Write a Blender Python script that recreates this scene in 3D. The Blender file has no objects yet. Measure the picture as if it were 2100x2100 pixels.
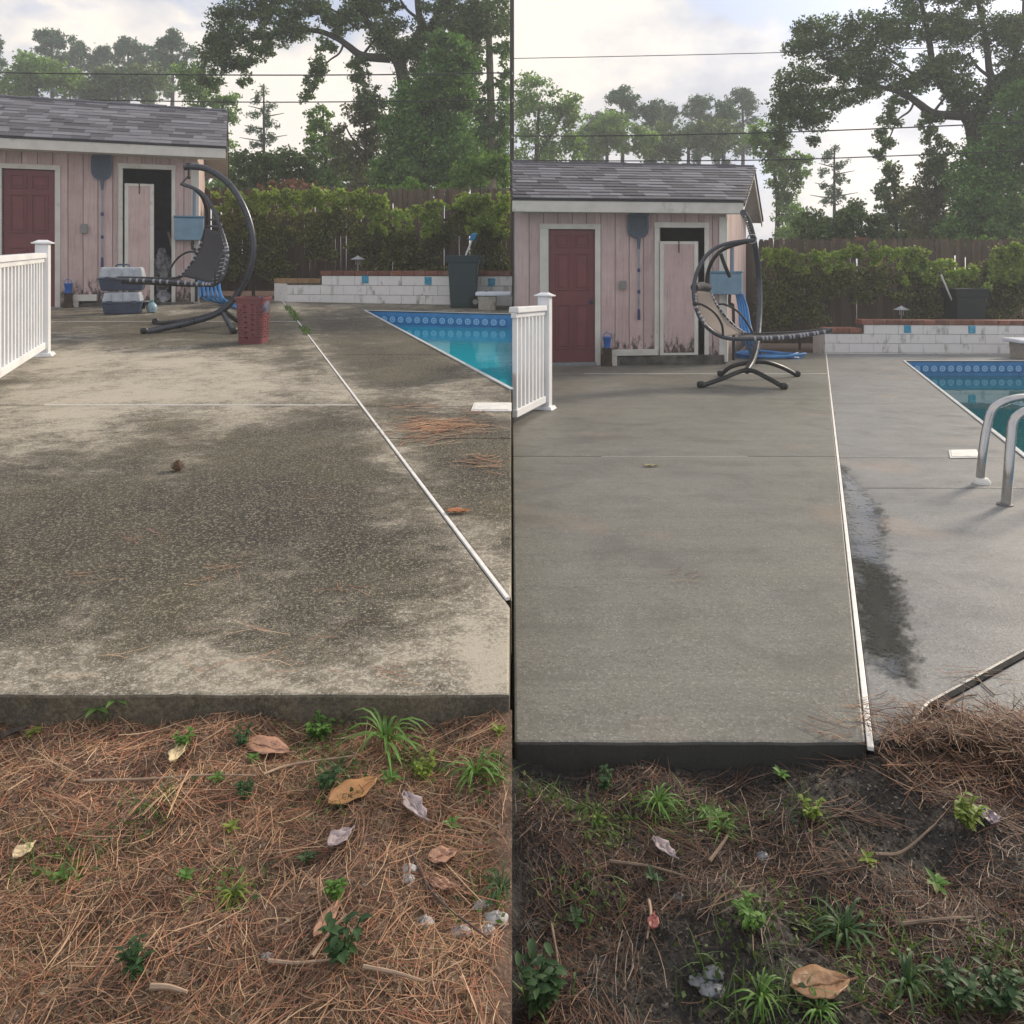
import bpy, bmesh, math, random
import numpy as np
from mathutils import Vector, Matrix

# ------------------------------------------------------------------ camera, sky, sun, exposure
sc = bpy.context.scene
COL = sc.collection
F, CX, Y0 = 1576.0, 1050.0, 548.6            # focal length, centre and eye level in photo pixels (2100 wide)
cam_d = bpy.data.cameras.new('camera'); cam = bpy.data.objects.new('camera', cam_d); COL.objects.link(cam)
cam.location = (0, 0, 1.0); cam.rotation_euler = (math.pi/2, 0, 0)
cam_d.sensor_width = 36; cam_d.lens = 36*F/2100; cam_d.shift_y = -(1050-Y0)/2100
cam_d.clip_start = 0.05; cam_d.clip_end = 4000
sc.camera = cam

SUN_EL, SUN_AZ = math.radians(27), math.radians(52)   # azimuth from +Y towards +X
world = bpy.data.worlds.new('World'); sc.world = world; world.use_nodes = True
nt = world.node_tree; nt.nodes.clear()
def wn(t, **k):
    n = nt.nodes.new(t)
    for a, b in k.items(): setattr(n, a, b)
    return n
out = wn('ShaderNodeOutputWorld'); bg = wn('ShaderNodeBackground'); bg.inputs[1].default_value = 0.1
sky = wn('ShaderNodeTexSky', sky_type='NISHITA', sun_disc=False, sun_elevation=SUN_EL, sun_rotation=SUN_AZ)
sky.air_density = 1.0; sky.dust_density = 2.0
tc = wn('ShaderNodeTexCoord')
mp = wn('ShaderNodeMapping'); mp.inputs['Scale'].default_value = (1, 1, 1.7); mp.inputs['Location'].default_value = (0.37, 0.1, 0.22)
n1 = wn('ShaderNodeTexNoise'); n1.inputs['Scale'].default_value = 3.1; n1.inputs['Detail'].default_value = 7; n1.inputs['Roughness'].default_value = 0.52; n1.inputs['Distortion'].default_value = 0.25
n2 = wn('ShaderNodeTexNoise'); n2.inputs['Scale'].default_value = 4.2; n2.inputs['Detail'].default_value = 6; n2.inputs['Roughness'].default_value = 0.55
nt.links.new(tc.outputs['Generated'], mp.inputs['Vector'])
nt.links.new(mp.outputs[0], n1.inputs['Vector']); nt.links.new(mp.outputs[0], n2.inputs['Vector'])
cov = wn('ShaderNodeMapRange'); cov.inputs['From Min'].default_value = 0.43; cov.inputs['From Max'].default_value = 0.50
nt.links.new(n1.outputs[0], cov.inputs['Value'])
cr = wn('ShaderNodeValToRGB')
e = cr.color_ramp.elements
e[0].position = 0.38; e[0].color = (4.1, 4.35, 5.1, 1)
e[1].position = 0.60; e[1].color = (8.9, 8.1, 7.2, 1)
m_ = e.new(0.48); m_.color = (6.1, 6.0, 6.2, 1)
nt.links.new(n2.outputs[0], cr.inputs[0])
hz = wn('ShaderNodeMix', data_type='RGBA'); hz.inputs['Factor'].default_value = 0.72
hz.inputs['B'].default_value = (4.6, 5.2, 7.0, 1)
nt.links.new(sky.outputs[0], hz.inputs['A'])
mx = wn('ShaderNodeMix', data_type='RGBA')
nt.links.new(cov.outputs[0], mx.inputs['Factor']); nt.links.new(hz.outputs['Result'], mx.inputs['A']); nt.links.new(cr.outputs[0], mx.inputs['B'])
sdv = (math.sin(SUN_AZ)*math.cos(SUN_EL), math.cos(SUN_AZ)*math.cos(SUN_EL), math.sin(SUN_EL))
dp = wn('ShaderNodeVectorMath', operation='DOT_PRODUCT'); dp.inputs[1].default_value = sdv; nt.links.new(tc.outputs['Generated'], dp.inputs[0])
gl = wn('ShaderNodeMapRange', interpolation_type='SMOOTHSTEP'); nt.links.new(dp.outputs['Value'], gl.inputs['Value'])      # bright cloud round the veiled sun
gl.inputs['From Min'].default_value = 0.72; gl.inputs['From Max'].default_value = 1.0; gl.inputs['To Min'].default_value = 0.97; gl.inputs['To Max'].default_value = 1.4
gm = wn('ShaderNodeMix', data_type='RGBA', blend_type='MULTIPLY'); gm.inputs['Factor'].default_value = 1.0
gc = wn('ShaderNodeCombineXYZ'); [nt.links.new(gl.outputs[0], gc.inputs[i]) for i in range(3)]
nt.links.new(mx.outputs['Result'], gm.inputs['A']); nt.links.new(gc.outputs[0], gm.inputs['B'])
nt.links.new(gm.outputs['Result'], bg.inputs[0]); nt.links.new(bg.outputs[0], out.inputs[0])

sd = bpy.data.lights.new('sun', 'SUN'); sun = bpy.data.objects.new('sun', sd); COL.objects.link(sun)
sd.energy = 3.0; sd.angle = math.radians(10); sd.color = (1.0, 0.86, 0.68)
sdir = Vector((math.sin(SUN_AZ)*math.cos(SUN_EL), math.cos(SUN_AZ)*math.cos(SUN_EL), math.sin(SUN_EL)))
sun.rotation_euler = sdir.to_track_quat('Z', 'Y').to_euler(); sun.location = sdir*60

sc.view_settings.view_transform = 'Standard'; sc.view_settings.look = 'None'
sc.view_settings.exposure = 0.45; sc.view_settings.gamma = 1.0; sc.view_settings.use_curve_mapping = False
sc.render.engine = 'CYCLES'; sc.cycles.use_denoising = True
sc.cycles.max_bounces = 6; sc.cycles.diffuse_bounces = 3; sc.cycles.transparent_max_bounces = 8; sc.cycles.volume_bounces = 1

# ------------------------------------------------------------------ picture to place: two yards, each on its own gently sloping deck
S = {'L': 0.0343, 'R': -0.0341}
def P(px, py, Y): return Vector(((px-CX)*Y/F, Y, 1+(Y0-py)*Y/F))
def gz(s, Y): return S[s]*Y
def G(s, px, py):
    Y = F/(py-(Y0-F*S[s])); return Vector(((px-CX)*Y/F, Y, S[s]*Y))
SOILZ = {'L': -0.004, 'R': -0.112}
def soil_h(s, x, y):
    h = 0.010*np.sin(9.1*x+1.3)*np.cos(7.7*y) + 0.007*np.sin(21*x+5*y) + 0.005*np.cos(33*y-14*x) + 0.003*np.sin(61*x+3)*np.sin(57*y)
    if s == 'R':
        h = h + 0.065*np.exp(-(((x-1.13)/0.24)**2+((y-1.68)/0.13)**2)) + 0.012*np.sin(15*x)*np.cos(17*y)
    return SOILZ[s] + h
def GS(s, px, py):
    z = SOILZ[s]
    for _ in range(4):
        Y = F*(1-z)/(py-Y0); X = (px-CX)*Y/F; z = float(soil_h(s, X, Y))
    return Vector((X, Y, z))

# ------------------------------------------------------------------ materials
def mat_new(name):
    m = bpy.data.materials.new(name); m.use_nodes = True
    t = m.node_tree; b = t.nodes['Principled BSDF']
    return m, t, b
def nd(t, typ, ins=None, **k):
    n = t.nodes.new(typ)
    for a, b in k.items(): setattr(n, a, b)
    if ins:
        for a, b in ins.items():
            if isinstance(b, bpy.types.NodeSocket): t.links.new(b, n.inputs[a])
            else: n.inputs[a].default_value = b
    return n
def mth(t, op, a, b=0.0, c=None, clamp=False):
    ins = {0: a, 1: b}
    if c is not None: ins[2] = c
    n = nd(t, 'ShaderNodeMath', ins, operation=op); n.use_clamp = clamp
    return n.outputs[0]
def mixc(t, f, a, b, bt='MIX'):
    n = nd(t, 'ShaderNodeMix', data_type='RGBA', blend_type=bt)
    for k, v in (('Factor', f), ('A', a), ('B', b)):
        if isinstance(v, bpy.types.NodeSocket): t.links.new(v, n.inputs[k])
        else: n.inputs[k].default_value = v if k == 'Factor' else tuple(v)[:3]+(1,)
    return n.outputs['Result']
def rng_(t, v, a, b, c=0.0, d=1.0):
    return nd(t, 'ShaderNodeMapRange', {'Value': v, 'From Min': a, 'From Max': b, 'To Min': c, 'To Max': d}).outputs[0]
def noise(t, co, scale, detail=4, rough=0.55, dist=0.0):
    return nd(t, 'ShaderNodeTexNoise', {'Vector': co, 'Scale': scale, 'Detail': detail, 'Roughness': rough, 'Distortion': dist}).outputs[0]
def objco(t, scale=None, loc=None):
    c = nd(t, 'ShaderNodeTexCoord').outputs['Object']
    if scale or loc:
        c = nd(t, 'ShaderNodeMapping', {'Vector': c, 'Scale': scale or (1, 1, 1), 'Location': loc or (0, 0, 0)}).outputs[0]
    return c
def bump(t, b, h, strength=0.3, dist=0.01):
    n = nd(t, 'ShaderNodeBump', {'Height': h, 'Strength': strength, 'Distance': dist})
    t.links.new(n.outputs[0], b.inputs['Normal'])
def sc_(c, k): return tuple(min(1, max(0, x*k)) for x in c)
MATS = {}
def pm(name, col, rough=0.6, var=0.18, scale=6, bmp=0.15, bscale=60, rnd=0.0, metal=0.0, spec=0.5, dirt=None, dscale=3, dlo=0.5, dhi=0.7, stretch=None, coat=0):
    if name in MATS: return MATS[name]
    m, t, b = mat_new(name); co = objco(t, stretch)
    if rnd:
        r = nd(t, 'ShaderNodeObjectInfo').outputs['Random']
        co = nd(t, 'ShaderNodeVectorMath', {0: co, 1: nd(t, 'ShaderNodeCombineXYZ', {0: mth(t, 'MULTIPLY', r, 31.0), 1: mth(t, 'MULTIPLY', r, 17.0), 2: mth(t, 'MULTIPLY', r, 7.0)}).outputs[0]}, operation='ADD').outputs[0]
    n = noise(t, co, scale, 5)
    c = mixc(t, rng_(t, n, 0.3, 0.7), sc_(col, 1-var), sc_(col, 1+var))
    if rnd:
        c = mixc(t, 1.0, c, nd(t, 'ShaderNodeCombineXYZ', {i: rng_(t, r, 0, 1, 1-rnd, 1+rnd) for i in range(3)}).outputs[0], 'MULTIPLY')
    if dirt:
        d = noise(t, co, dscale, 7, 0.65)
        c = mixc(t, rng_(t, d, dlo, dhi), c, dirt)
    t.links.new(c, b.inputs['Base Color'])
    b.inputs['Metallic'].default_value = metal; b.inputs['Specular IOR Level'].default_value = spec
    t.links.new(rng_(t, n, 0.3, 0.7, max(0.02, rough-0.08), min(1, rough+0.08)), b.inputs['Roughness'])
    if bmp: bump(t, b, noise(t, co, bscale, 4), bmp, 0.004)
    if coat: b.inputs['Coat Weight'].default_value = coat
    MATS[name] = m; return m
def leaf_mat(name, cols, trans=0.35, rough=0.55, obj_rnd=False):
    if name in MATS: return MATS[name]
    m, t, b = mat_new(name)
    r = nd(t, 'ShaderNodeNewGeometry').outputs['Random Per Island']
    ramp = nd(t, 'ShaderNodeValToRGB', {0: r}); el = ramp.color_ramp.elements
    while len(el) < len(cols): el.new(0.5)
    for i, c in enumerate(cols):
        el[i].position = i/max(1, len(cols)-1); el[i].color = tuple(c)+(1,)
    co = objco(t); n = noise(t, co, 1.6, 4, 0.6)
    c = mixc(t, 1.0, ramp.outputs[0], nd(t, 'ShaderNodeCombineXYZ', {i: rng_(t, n, 0.3, 0.7, 0.55, 1.5) for i in range(3)}).outputs[0], 'MULTIPLY')
    t.links.new(c, b.inputs['Base Color']); b.inputs['Roughness'].default_value = rough; b.inputs['Specular IOR Level'].default_value = 0.35
    if trans:
        tr = nd(t, 'ShaderNodeBsdfTranslucent', {'Color': mixc(t, 1.0, c, (1.15, 1.2, 0.7), 'MULTIPLY')})
        ms = nd(t, 'ShaderNodeMixShader', {0: trans, 1: b.outputs[0], 2: tr.outputs[0]})
        t.links.new(ms.outputs[0], t.nodes['Material Output'].inputs['Surface'])
    MATS[name] = m; return m

# ------------------------------------------------------------------ mesh helpers
class MB:
    def __init__(s): s.v = []; s.f = []
    def add(s, vs, fs):
        o = len(s.v); s.v += [Vector(p) for p in vs]; s.f += [tuple(i+o for i in q) for q in fs]; return s
    def box(s, a, b):
        x0, y0, z0 = a; x1, y1, z1 = b
        return s.hexa([(x0, y0, z0), (x1, y0, z0), (x1, y1, z0), (x0, y1, z0), (x0, y0, z1), (x1, y0, z1), (x1, y1, z1), (x0, y1, z1)])
    def hexa(s, p):
        return s.add(p, [(3, 2, 1, 0), (4, 5, 6, 7), (0, 1, 5, 4), (1, 2, 6, 5), (2, 3, 7, 6), (3, 0, 4, 7)])
    def obox(s, c, ux, uy, uz):                       # centre and three half axes
        c, ux, uy, uz = map(Vector, (c, ux, uy, uz))
        return s.hexa([c-ux-uy-uz, c+ux-uy-uz, c+ux+uy-uz, c-ux+uy-uz, c-ux-uy+uz, c+ux-uy+uz, c+ux+uy+uz, c-ux+uy+uz])
    def prism(s, top, d):                             # polygon (ccw from the d-opposite side) swept by vector d
        n = len(top); d = Vector(d); top = [Vector(p) for p in top]
        fs = [tuple(range(n)), tuple(range(2*n-1, n-1, -1))] + [(i, i+n, (i+1) % n+n, (i+1) % n) for i in range(n)]
        return s.add(top+[p+d for p in top], fs)
    def tube(s, pts, r, n=8, cap=True):
        pts = [Vector(p) for p in pts]; k = len(pts); rs = r if isinstance(r, (list, tuple)) else [r]*k
        up = None; base = len(s.v)
        for i, p in enumerate(pts):
            t = (pts[min(i+1, k-1)]-pts[max(i-1, 0)]).normalized()
            if up is None:
                up = t.cross(Vector((0.13, 0.31, 0.94)))
                if up.length < 1e-3: up = t.cross(Vector((1, 0, 0)))
            up = (up - t*up.dot(t)).normalized(); w = t.cross(up)
            for j in range(n):
                a = 2*math.pi*j/n; s.v.append(p+(up*math.cos(a)+w*math.sin(a))*rs[i])
        for i in range(k-1):
            for j in range(n):
                a = base+i*n+j; b = base+i*n+(j+1) % n; s.f.append((a, b, b+n, a+n))
        if cap:
            s.f.append(tuple(base+j for j in range(n-1, -1, -1))); s.f.append(tuple(base+(k-1)*n+j for j in range(n)))
        return s
    def lathe(s, c, prof, n=20, sx=1, sy=1):
        c = Vector(c); base = len(s.v)
        for r, z in prof:
            for j in range(n):
                a = 2*math.pi*j/n; s.v.append(c+Vector((r*sx*math.cos(a), r*sy*math.sin(a), z)))
        for i in range(len(prof)-1):
            for j in range(n):
                a = base+i*n+j; b = base+i*n+(j+1) % n; s.f.append((a, b, b+n, a+n))
        s.f.append(tuple(base+j for j in range(n-1, -1, -1))); s.f.append(tuple(base+(len(prof)-1)*n+j for j in range(n)))
        return s
    def grid(s, rows):                                # list of rows of points
        m = len(rows[0]); base = len(s.v)
        for r in rows: s.v += [Vector(p) for p in r]
        for i in range(len(rows)-1):
            for j in range(m-1):
                a = base+i*m+j; s.f.append((a, a+1, a+m+1, a+m))
        return s
def smooth(pts, n=6):
    pts = [Vector(p) for p in pts]; q = [pts[0]*2-pts[1]]+pts+[pts[-1]*2-pts[-2]]; o = []
    for i in range(1, len(q)-2):
        for k in range(n):
            t = k/n; a, b, c, d = q[i-1:i+3]
            o.append(0.5*((2*b)+(c-a)*t+(2*a-5*b+4*c-d)*t*t+(3*b-a-3*c+d)*t**3))
    return o+[pts[-1]]
def wloc(o):
    v = Vector((0, 0, 0))
    while o is not None: v += o.location; o = o.parent
    return v
def obj(name, mb, mat, parent=None, bevel=0, sm=False, solid=0, origin=None):
    """one mesh object from points given in place; origin moves its own zero point"""
    off = wloc(parent) if parent else Vector((0, 0, 0)); org = Vector(origin) if origin is not None else off
    me = bpy.data.meshes.new(name); me.from_pydata([tuple(p-org) for p in mb.v], [], mb.f)
    bm = bmesh.new(); bm.from_mesh(me); bmesh.ops.recalc_face_normals(bm, faces=bm.faces); bm.to_mesh(me); bm.free()
    if sm:
        me.polygons.foreach_set('use_smooth', [True]*len(me.polygons))
        try: me.set_sharp_from_angle(angle=math.radians(40))
        except Exception: pass
    me.materials.append(mat); o = bpy.data.objects.new(name, me); COL.objects.link(o)
    if parent: o.parent = parent
    o.location = org-off
    if bevel:
        b = o.modifiers.new('edge', 'BEVEL'); b.width = bevel; b.segments = 2; b.limit_method = 'ANGLE'
    if solid:
        b = o.modifiers.new('thick', 'SOLIDIFY'); b.thickness = solid; b.offset = 0
    return o
def inst(src, name, loc, rot=None, parent=None, scale=None):
    o = src.copy(); o.name = name; COL.objects.link(o); o.parent = parent
    o.location = Vector(loc)-(wloc(parent) if parent else Vector((0, 0, 0)))
    if rot is not None: o.rotation_euler = rot
    if scale is not None: o.scale = scale
    return o
def tag(o, label, cat, group=None):
    o['label'] = label; o['category'] = cat
    if group: o['group'] = group
    return o
def thing(name, loc, label, cat, group=None):
    o = bpy.data.objects.new(name, None); COL.objects.link(o); o.location = Vector(loc); o.empty_display_size = 0.2
    return tag(o, label, cat, group)
def struct(o, kind='structure'): o['kind'] = kind; return o
def npmesh(name, verts, nper, mat, parent=None, smoothf=False, faces=None):
    """many small polygons of nper corners each, from a numpy array (n*nper, 3)"""
    off = np.array(wloc(parent) if parent else (0, 0, 0)); verts = verts-off
    me = bpy.data.meshes.new(name); nv = len(verts); np_ = nv//nper
    me.vertices.add(nv); me.vertices.foreach_set('co', verts.astype(np.float32).ravel())
    me.loops.add(nv); me.loops.foreach_set('vertex_index', np.arange(nv, dtype=np.int32))
    me.polygons.add(np_); me.polygons.foreach_set('loop_start', np.arange(0, nv, nper, dtype=np.int32))
    me.update(); me.validate(); me.materials.append(mat)
    o = bpy.data.objects.new(name, me); COL.objects.link(o)
    if parent: o.parent = parent
    return o
def ribbons(name, strips, mat, parent=None):
    """strips: array (n, k, 2, 3): n ribbons of k cross pairs each, each its own island"""
    n, k = strips.shape[:2]; off = np.array(wloc(parent) if parent else (0, 0, 0))
    v = strips.reshape(-1, 3)-off; base = np.arange(n)[:, None]*2*k + np.arange(k-1)[None, :]*2
    q = np.stack([base, base+1, base+3, base+2], -1).reshape(-1)
    me = bpy.data.meshes.new(name); me.vertices.add(len(v)); me.vertices.foreach_set('co', v.astype(np.float32).ravel())
    me.loops.add(len(q)); me.loops.foreach_set('vertex_index', q.astype(np.int32))
    me.polygons.add(len(q)//4); me.polygons.foreach_set('loop_start', np.arange(0, len(q), 4, dtype=np.int32))
    me.update(); me.validate(); me.materials.append(mat)
    o = bpy.data.objects.new(name, me); COL.objects.link(o)
    if parent: o.parent = parent
    return o
def unit(a): return a/np.maximum(np.linalg.norm(a, axis=-1, keepdims=True), 1e-9)
def leaf_quads(c, size, asp, rng, flat=0.0):
    n = len(c); d = unit(rng.normal(size=(n, 3))*np.array([1, 1, 1-flat])); w = unit(np.cross(d, unit(rng.normal(size=(n, 3)))))
    s = (size*rng.uniform(0.6, 1.35, n))[:, None]
    return np.stack([c-d*s*0.5, c+w*s*asp*0.5, c+d*s*0.5, c-w*s*asp*0.5], 1).reshape(-1, 3)
def clip_pts(c, s, m=0.03): return c[c[:, 0] < -m] if s == 'L' else c[c[:, 0] > m]
# ------------------------------------------------------------------ ground
def soil_mat(name, cols, wet):
    m, t, b = mat_new(name); co = objco(t)
    n = noise(t, co, 14, 8, 0.7); n2 = noise(t, co, 90, 4, 0.7); n3 = noise(t, co, 2.3, 3)
    c = mixc(t, rng_(t, n, 0.35, 0.65), cols[0], cols[1]); c = mixc(t, rng_(t, n2, 0.5, 0.72), c, cols[2])
    c = mixc(t, rng_(t, n3, 0.4, 0.7, 0, 0.6), c, cols[3])
    t.links.new(c, b.inputs['Base Color']); b.inputs['Roughness'].default_value = wet
    bump(t, b, mth(t, 'ADD', n, mth(t, 'MULTIPLY', n2, 0.6)), 0.9, 0.02); return m
SOIL = {'L': soil_mat('dry_soil', [(0.095, 0.056, 0.038), (0.2, 0.125, 0.083), (0.36, 0.25, 0.17), (0.15, 0.095, 0.064)], 0.9),
        'R': soil_mat('damp_soil', [(0.013, 0.012, 0.011), (0.032, 0.027, 0.023), (0.075, 0.062, 0.05), (0.022, 0.019, 0.016)], 0.75)}
MULCH = soil_mat('mulch_soil', [(0.06, 0.035, 0.02), (0.14, 0.075, 0.04), (0.22, 0.12, 0.06), (0.1, 0.055, 0.03)], 0.9)
for s in 'LR':
    sg = -1 if s == 'L' else 1
    xs = np.concatenate([np.arange(0, 1.6, 0.016), np.arange(1.6, 3, 0.1), np.linspace(3, 12, 10)])*sg
    ys = np.concatenate([np.linspace(-4, 0.7, 8), np.arange(0.8, 1.8, 0.016)] + ([[1.85, 1.9, 2.0, 2.2]] if s == 'R' else []))
    XX, YY = np.meshgrid(xs, ys); ZZ = soil_h(s, XX, YY)
    fine = 0.006*np.sin(83*XX+40*YY)*np.sin(77*YY-20*XX)
    ZZ = ZZ + fine; ZZ[YY > 1.72] -= 0.10
    mb = MB().grid([[(XX[i, j], YY[i, j], ZZ[i, j]) for j in range(len(xs))] for i in range(len(ys))])
    m = len(xs); top = len(mb.v)
    for i in range(len(ys)): mb.v.append(Vector((0, ys[i], -1.0)))          # bank along the yard boundary
    for i in range(len(ys)-1): mb.f.append((i*m, (i+1)*m, top+i+1, top+i))
    struct(obj('soil', mb, SOIL[s], sm=True))
    # mulch ground behind the deck, level again behind the fence
    X1 = -60*1.0 if s == 'L' else 60
    zt = gz(s, 20.0)
    rows = [[(0, 11.5, gz(s, 11.5)-0.09), (X1, 11.5, gz(s, 11.5)-0.09)], [(0, 20, zt-0.02), (X1, 20, zt-0.02)], [(0, 130, zt), (X1, 130, zt)]]
    mb = MB().grid(rows); mb.add([(0, 11.5, gz(s, 11.5)-0.09), (0, 20, zt-0.02), (0, 130, zt), (0, 130, -1.2), (0, 11.5, -1.2)], [(0, 1, 2, 3, 4)])
    struct(obj('ground', mb, MULCH))
mb = MB().grid([[(-90, -14, -1.25), (90, -14, -1.25)], [(-90, 134, -1.25), (90, 134, -1.25)]])
struct(obj('terrain', mb, pm('grassy_field', (0.07, 0.09, 0.035), 0.9, 0.3, 0.6)))

# ------------------------------------------------------------------ concrete decks, one object for each poured slab
_a, _b = G('L', 1050, 1243), G('L', 580, 618); LSL = (_b.x-_a.x)/(_b.y-_a.y); LIC = _a.x-LSL*_a.y
def deck_mat_L():
    m, t, b = mat_new('stained_concrete'); co = objco(t)
    sx = nd(t, 'ShaderNodeSeparateXYZ', {0: co})
    big = noise(t, co, 0.9, 5, 0.6, 0.8); mid = noise(t, co, 3.1, 12, 0.78, 0.6); fin = noise(t, co, 88, 3, 0.8); spk = noise(t, co, 170, 2, 0.7)
    def blob(cx, cy, rx, ry):
        dx = mth(t, 'DIVIDE', mth(t, 'SUBTRACT', sx.outputs[0], cx), rx); dy = mth(t, 'DIVIDE', mth(t, 'SUBTRACT', sx.outputs[1], cy), ry)
        return rng_(t, mth(t, 'SQRT', mth(t, 'ADD', mth(t, 'MULTIPLY', dx, dx), mth(t, 'MULTIPLY', dy, dy))), 0.3, 1.15, 1.0, 0.0)
    k = mth(t, 'ADD', mth(t, 'MULTIPLY', big, 1.5), mth(t, 'MULTIPLY', mid, 2.1))
    pat = noise(t, objco(t, (1, 1.6, 1)), 8.5, 8, 0.75, 1.0); k = mth(t, 'ADD', k, mth(t, 'MULTIPLY', mth(t, 'SUBTRACT', pat, 0.5), 1.5))
    dl = mth(t, 'ABSOLUTE', mth(t, 'SUBTRACT', mth(t, 'SUBTRACT', sx.outputs[0], mth(t, 'MULTIPLY', sx.outputs[1], LSL)), LIC))
    k = mth(t, 'SUBTRACT', k, rng_(t, dl, 0.0, 0.28, 0.34, 0.0)); k = mth(t, 'SUBTRACT', k, rng_(t, sx.outputs[1], 1.69, 1.95, 0.10, 0.0))
    for (cx, cy, rx, ry, w) in ((-0.95, 2.85, 1.0, 1.0, 0.42), (-1.7, 2.3, 0.9, 0.6, 0.25), (-0.9, 4.1, 0.9, 0.9, 0.25), (-2.6, 8.8, 2.6, 1.9, 0.33), (-0.12, 3.3, 0.35, 1.2, 0.42), (-0.9, 6.2, 0.7, 1.4, 0.35), (-2.3, 2.6, 1.2, 1.0, 0.25), (-4.2, 9.6, 2.2, 1.2, 0.25), (-1.2, 7.4, 0.9, 1.6, 0.22),
                                (-2.5, 5.0, 1.3, 1.3, -0.5), (-0.25, 1.85, 0.5, 0.4, -0.16), (-0.1, 2.3, 0.4, 0.5, -0.08), (-0.35, 4.8, 0.5, 0.6, -0.2), (-3.4, 6.6, 1.6, 0.9, -0.4), (-1.9, 3.7, 0.7, 0.6, -0.12)):
        k = mth(t, 'ADD', k, mth(t, 'MULTIPLY', blob(cx, cy, rx, ry), w))
    k = mth(t, 'ADD', k, mth(t, 'MULTIPLY', mth(t, 'SUBTRACT', fin, 0.5), 2.3))
    k = mth(t, 'ADD', k, mth(t, 'MULTIPLY', mth(t, 'SUBTRACT', spk, 0.5), 1.4))
    st = rng_(t, k, 1.27, 1.87)
    c = mixc(t, mid, (0.36, 0.32, 0.25), (0.53, 0.485, 0.40))
    moss = noise(t, co, 1.7, 4, 0.6)
    dark = mixc(t, rng_(t, moss, 0.4, 0.65), (0.034, 0.031, 0.026), (0.07, 0.062, 0.04))
    dark = mixc(t, rng_(t, mth(t, 'ADD', mth(t, 'MULTIPLY', fin, 0.6), mth(t, 'MULTIPLY', spk, 0.4)), 0.505, 0.6, 0, 0.85), dark, (0.32, 0.285, 0.21))
    c = mixc(t, st, c, dark)
    face_nrm = nd(t, 'ShaderNodeNewGeometry').outputs['Normal']
    up = nd(t, 'ShaderNodeSeparateXYZ', {0: face_nrm}).outputs[2]
    c = mixc(t, rng_(t, up, 0.3, 0.9, 0.82, 0), c, mixc(t, rng_(t, mth(t, 'ADD', mth(t, 'MULTIPLY', mid, 0.5), mth(t, 'MULTIPLY', fin, 0.5)), 0.42, 0.58), (0.014, 0.013, 0.007), (0.2, 0.17, 0.115)))  # dark mossy mottling on the slab's upright faces
    t.links.new(c, b.inputs['Base Color']); b.inputs['Roughness'].default_value = 0.82; b.inputs['Specular IOR Level'].default_value = 0.3
    bump(t, b, mth(t, 'ADD', fin, mth(t, 'MULTIPLY', spk, 0.6)), 0.55, 0.004); return m
def deck_mat_R(name, c0, c1):
    m, t, b = mat_new(name); co = objco(t)
    big = noise(t, co, 0.7, 4, 0.6, 0.5); mid = noise(t, co, 4.5, 6, 0.65); fin = noise(t, co, 75, 4, 0.8); spk = noise(t, co, 140, 2, 0.7)
    c = mixc(t, rng_(t, big, 0.35, 0.65), c0, c1); c = mixc(t, rng_(t, mid, 0.42, 0.75, 0, 0.35), c, sc_(c0, 0.62))
    c = mixc(t, rng_(t, fin, 0.48, 0.66, 0, 0.7), c, sc_(c0, 0.4)); c = mixc(t, rng_(t, spk, 0.56, 0.66, 0, 0.6), c, (0.38, 0.37, 0.33)); br = noise(t, objco(t, (2.2, 26, 1)), 1.3, 6, 0.7); c = mixc(t, rng_(t, br, 0.48, 0.7, 0, 0.4), c, sc_(c0, 0.6)); wt = noise(t, co, 1.9, 9, 0.72, 0.7); c = mixc(t, rng_(t, wt, 0.48, 0.64, 0, 0.6), c, sc_(c0, 0.56)); wv = nd(t, 'ShaderNodeTexWave', {'Vector': objco(t, None, (0.3, 5, 0)), 'Scale': 1.15, 'Distortion': 5.0, 'Detail': 3.0, 'Detail Scale': 0.8}, wave_type='RINGS').outputs[1]; c = mixc(t, rng_(t, wv, 0.3, 0.9, 0, 0.10), c, sc_(c1, 1.25))
    rust = noise(t, objco(t, None, (3.1, 8, 0)), 1.1, 3); c = mixc(t, rng_(t, rust, 0.6, 0.75, 0, 0.35), c, (0.4, 0.25, 0.16))
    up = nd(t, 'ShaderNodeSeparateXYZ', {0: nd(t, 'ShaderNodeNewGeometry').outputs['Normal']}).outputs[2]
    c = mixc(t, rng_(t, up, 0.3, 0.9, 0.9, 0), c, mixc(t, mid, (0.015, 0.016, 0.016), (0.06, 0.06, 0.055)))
    t.links.new(c, b.inputs['Base Color']); t.links.new(rng_(t, mid, 0.3, 0.7, 0.36, 0.6), b.inputs['Roughness']); b.inputs['Specular IOR Level'].default_value = 0.45
    bump(t, b, mth(t, 'ADD', fin, mth(t, 'MULTIPLY', spk, 0.6)), 0.45, 0.003); return m
DK = {'L': deck_mat_L(), 'R': deck_mat_R('washed_concrete', (0.148, 0.144, 0.12), (0.195, 0.19, 0.162)), 'R2': deck_mat_R('washed_concrete_cool', (0.188, 0.19, 0.187), (0.232, 0.234, 0.23))}
def lin(a, b): return lambda Y: a[0]+(b[0]-a[0])*(Y-a[1])/(b[1]-a[1])
_a, _b = G('L', 1050, 1243), G('L', 580, 618); lineL = lin(_a, _b)
_a, _b = G('R', 1781, 1495), G('R', 1694, 724); lineR = lin(_a, _b)
poolL = lin((-0.0, 5.16), (-2.12, 11.06)); poolR = lin((2.42, 2.9), (5.81, 11.39))
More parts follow.
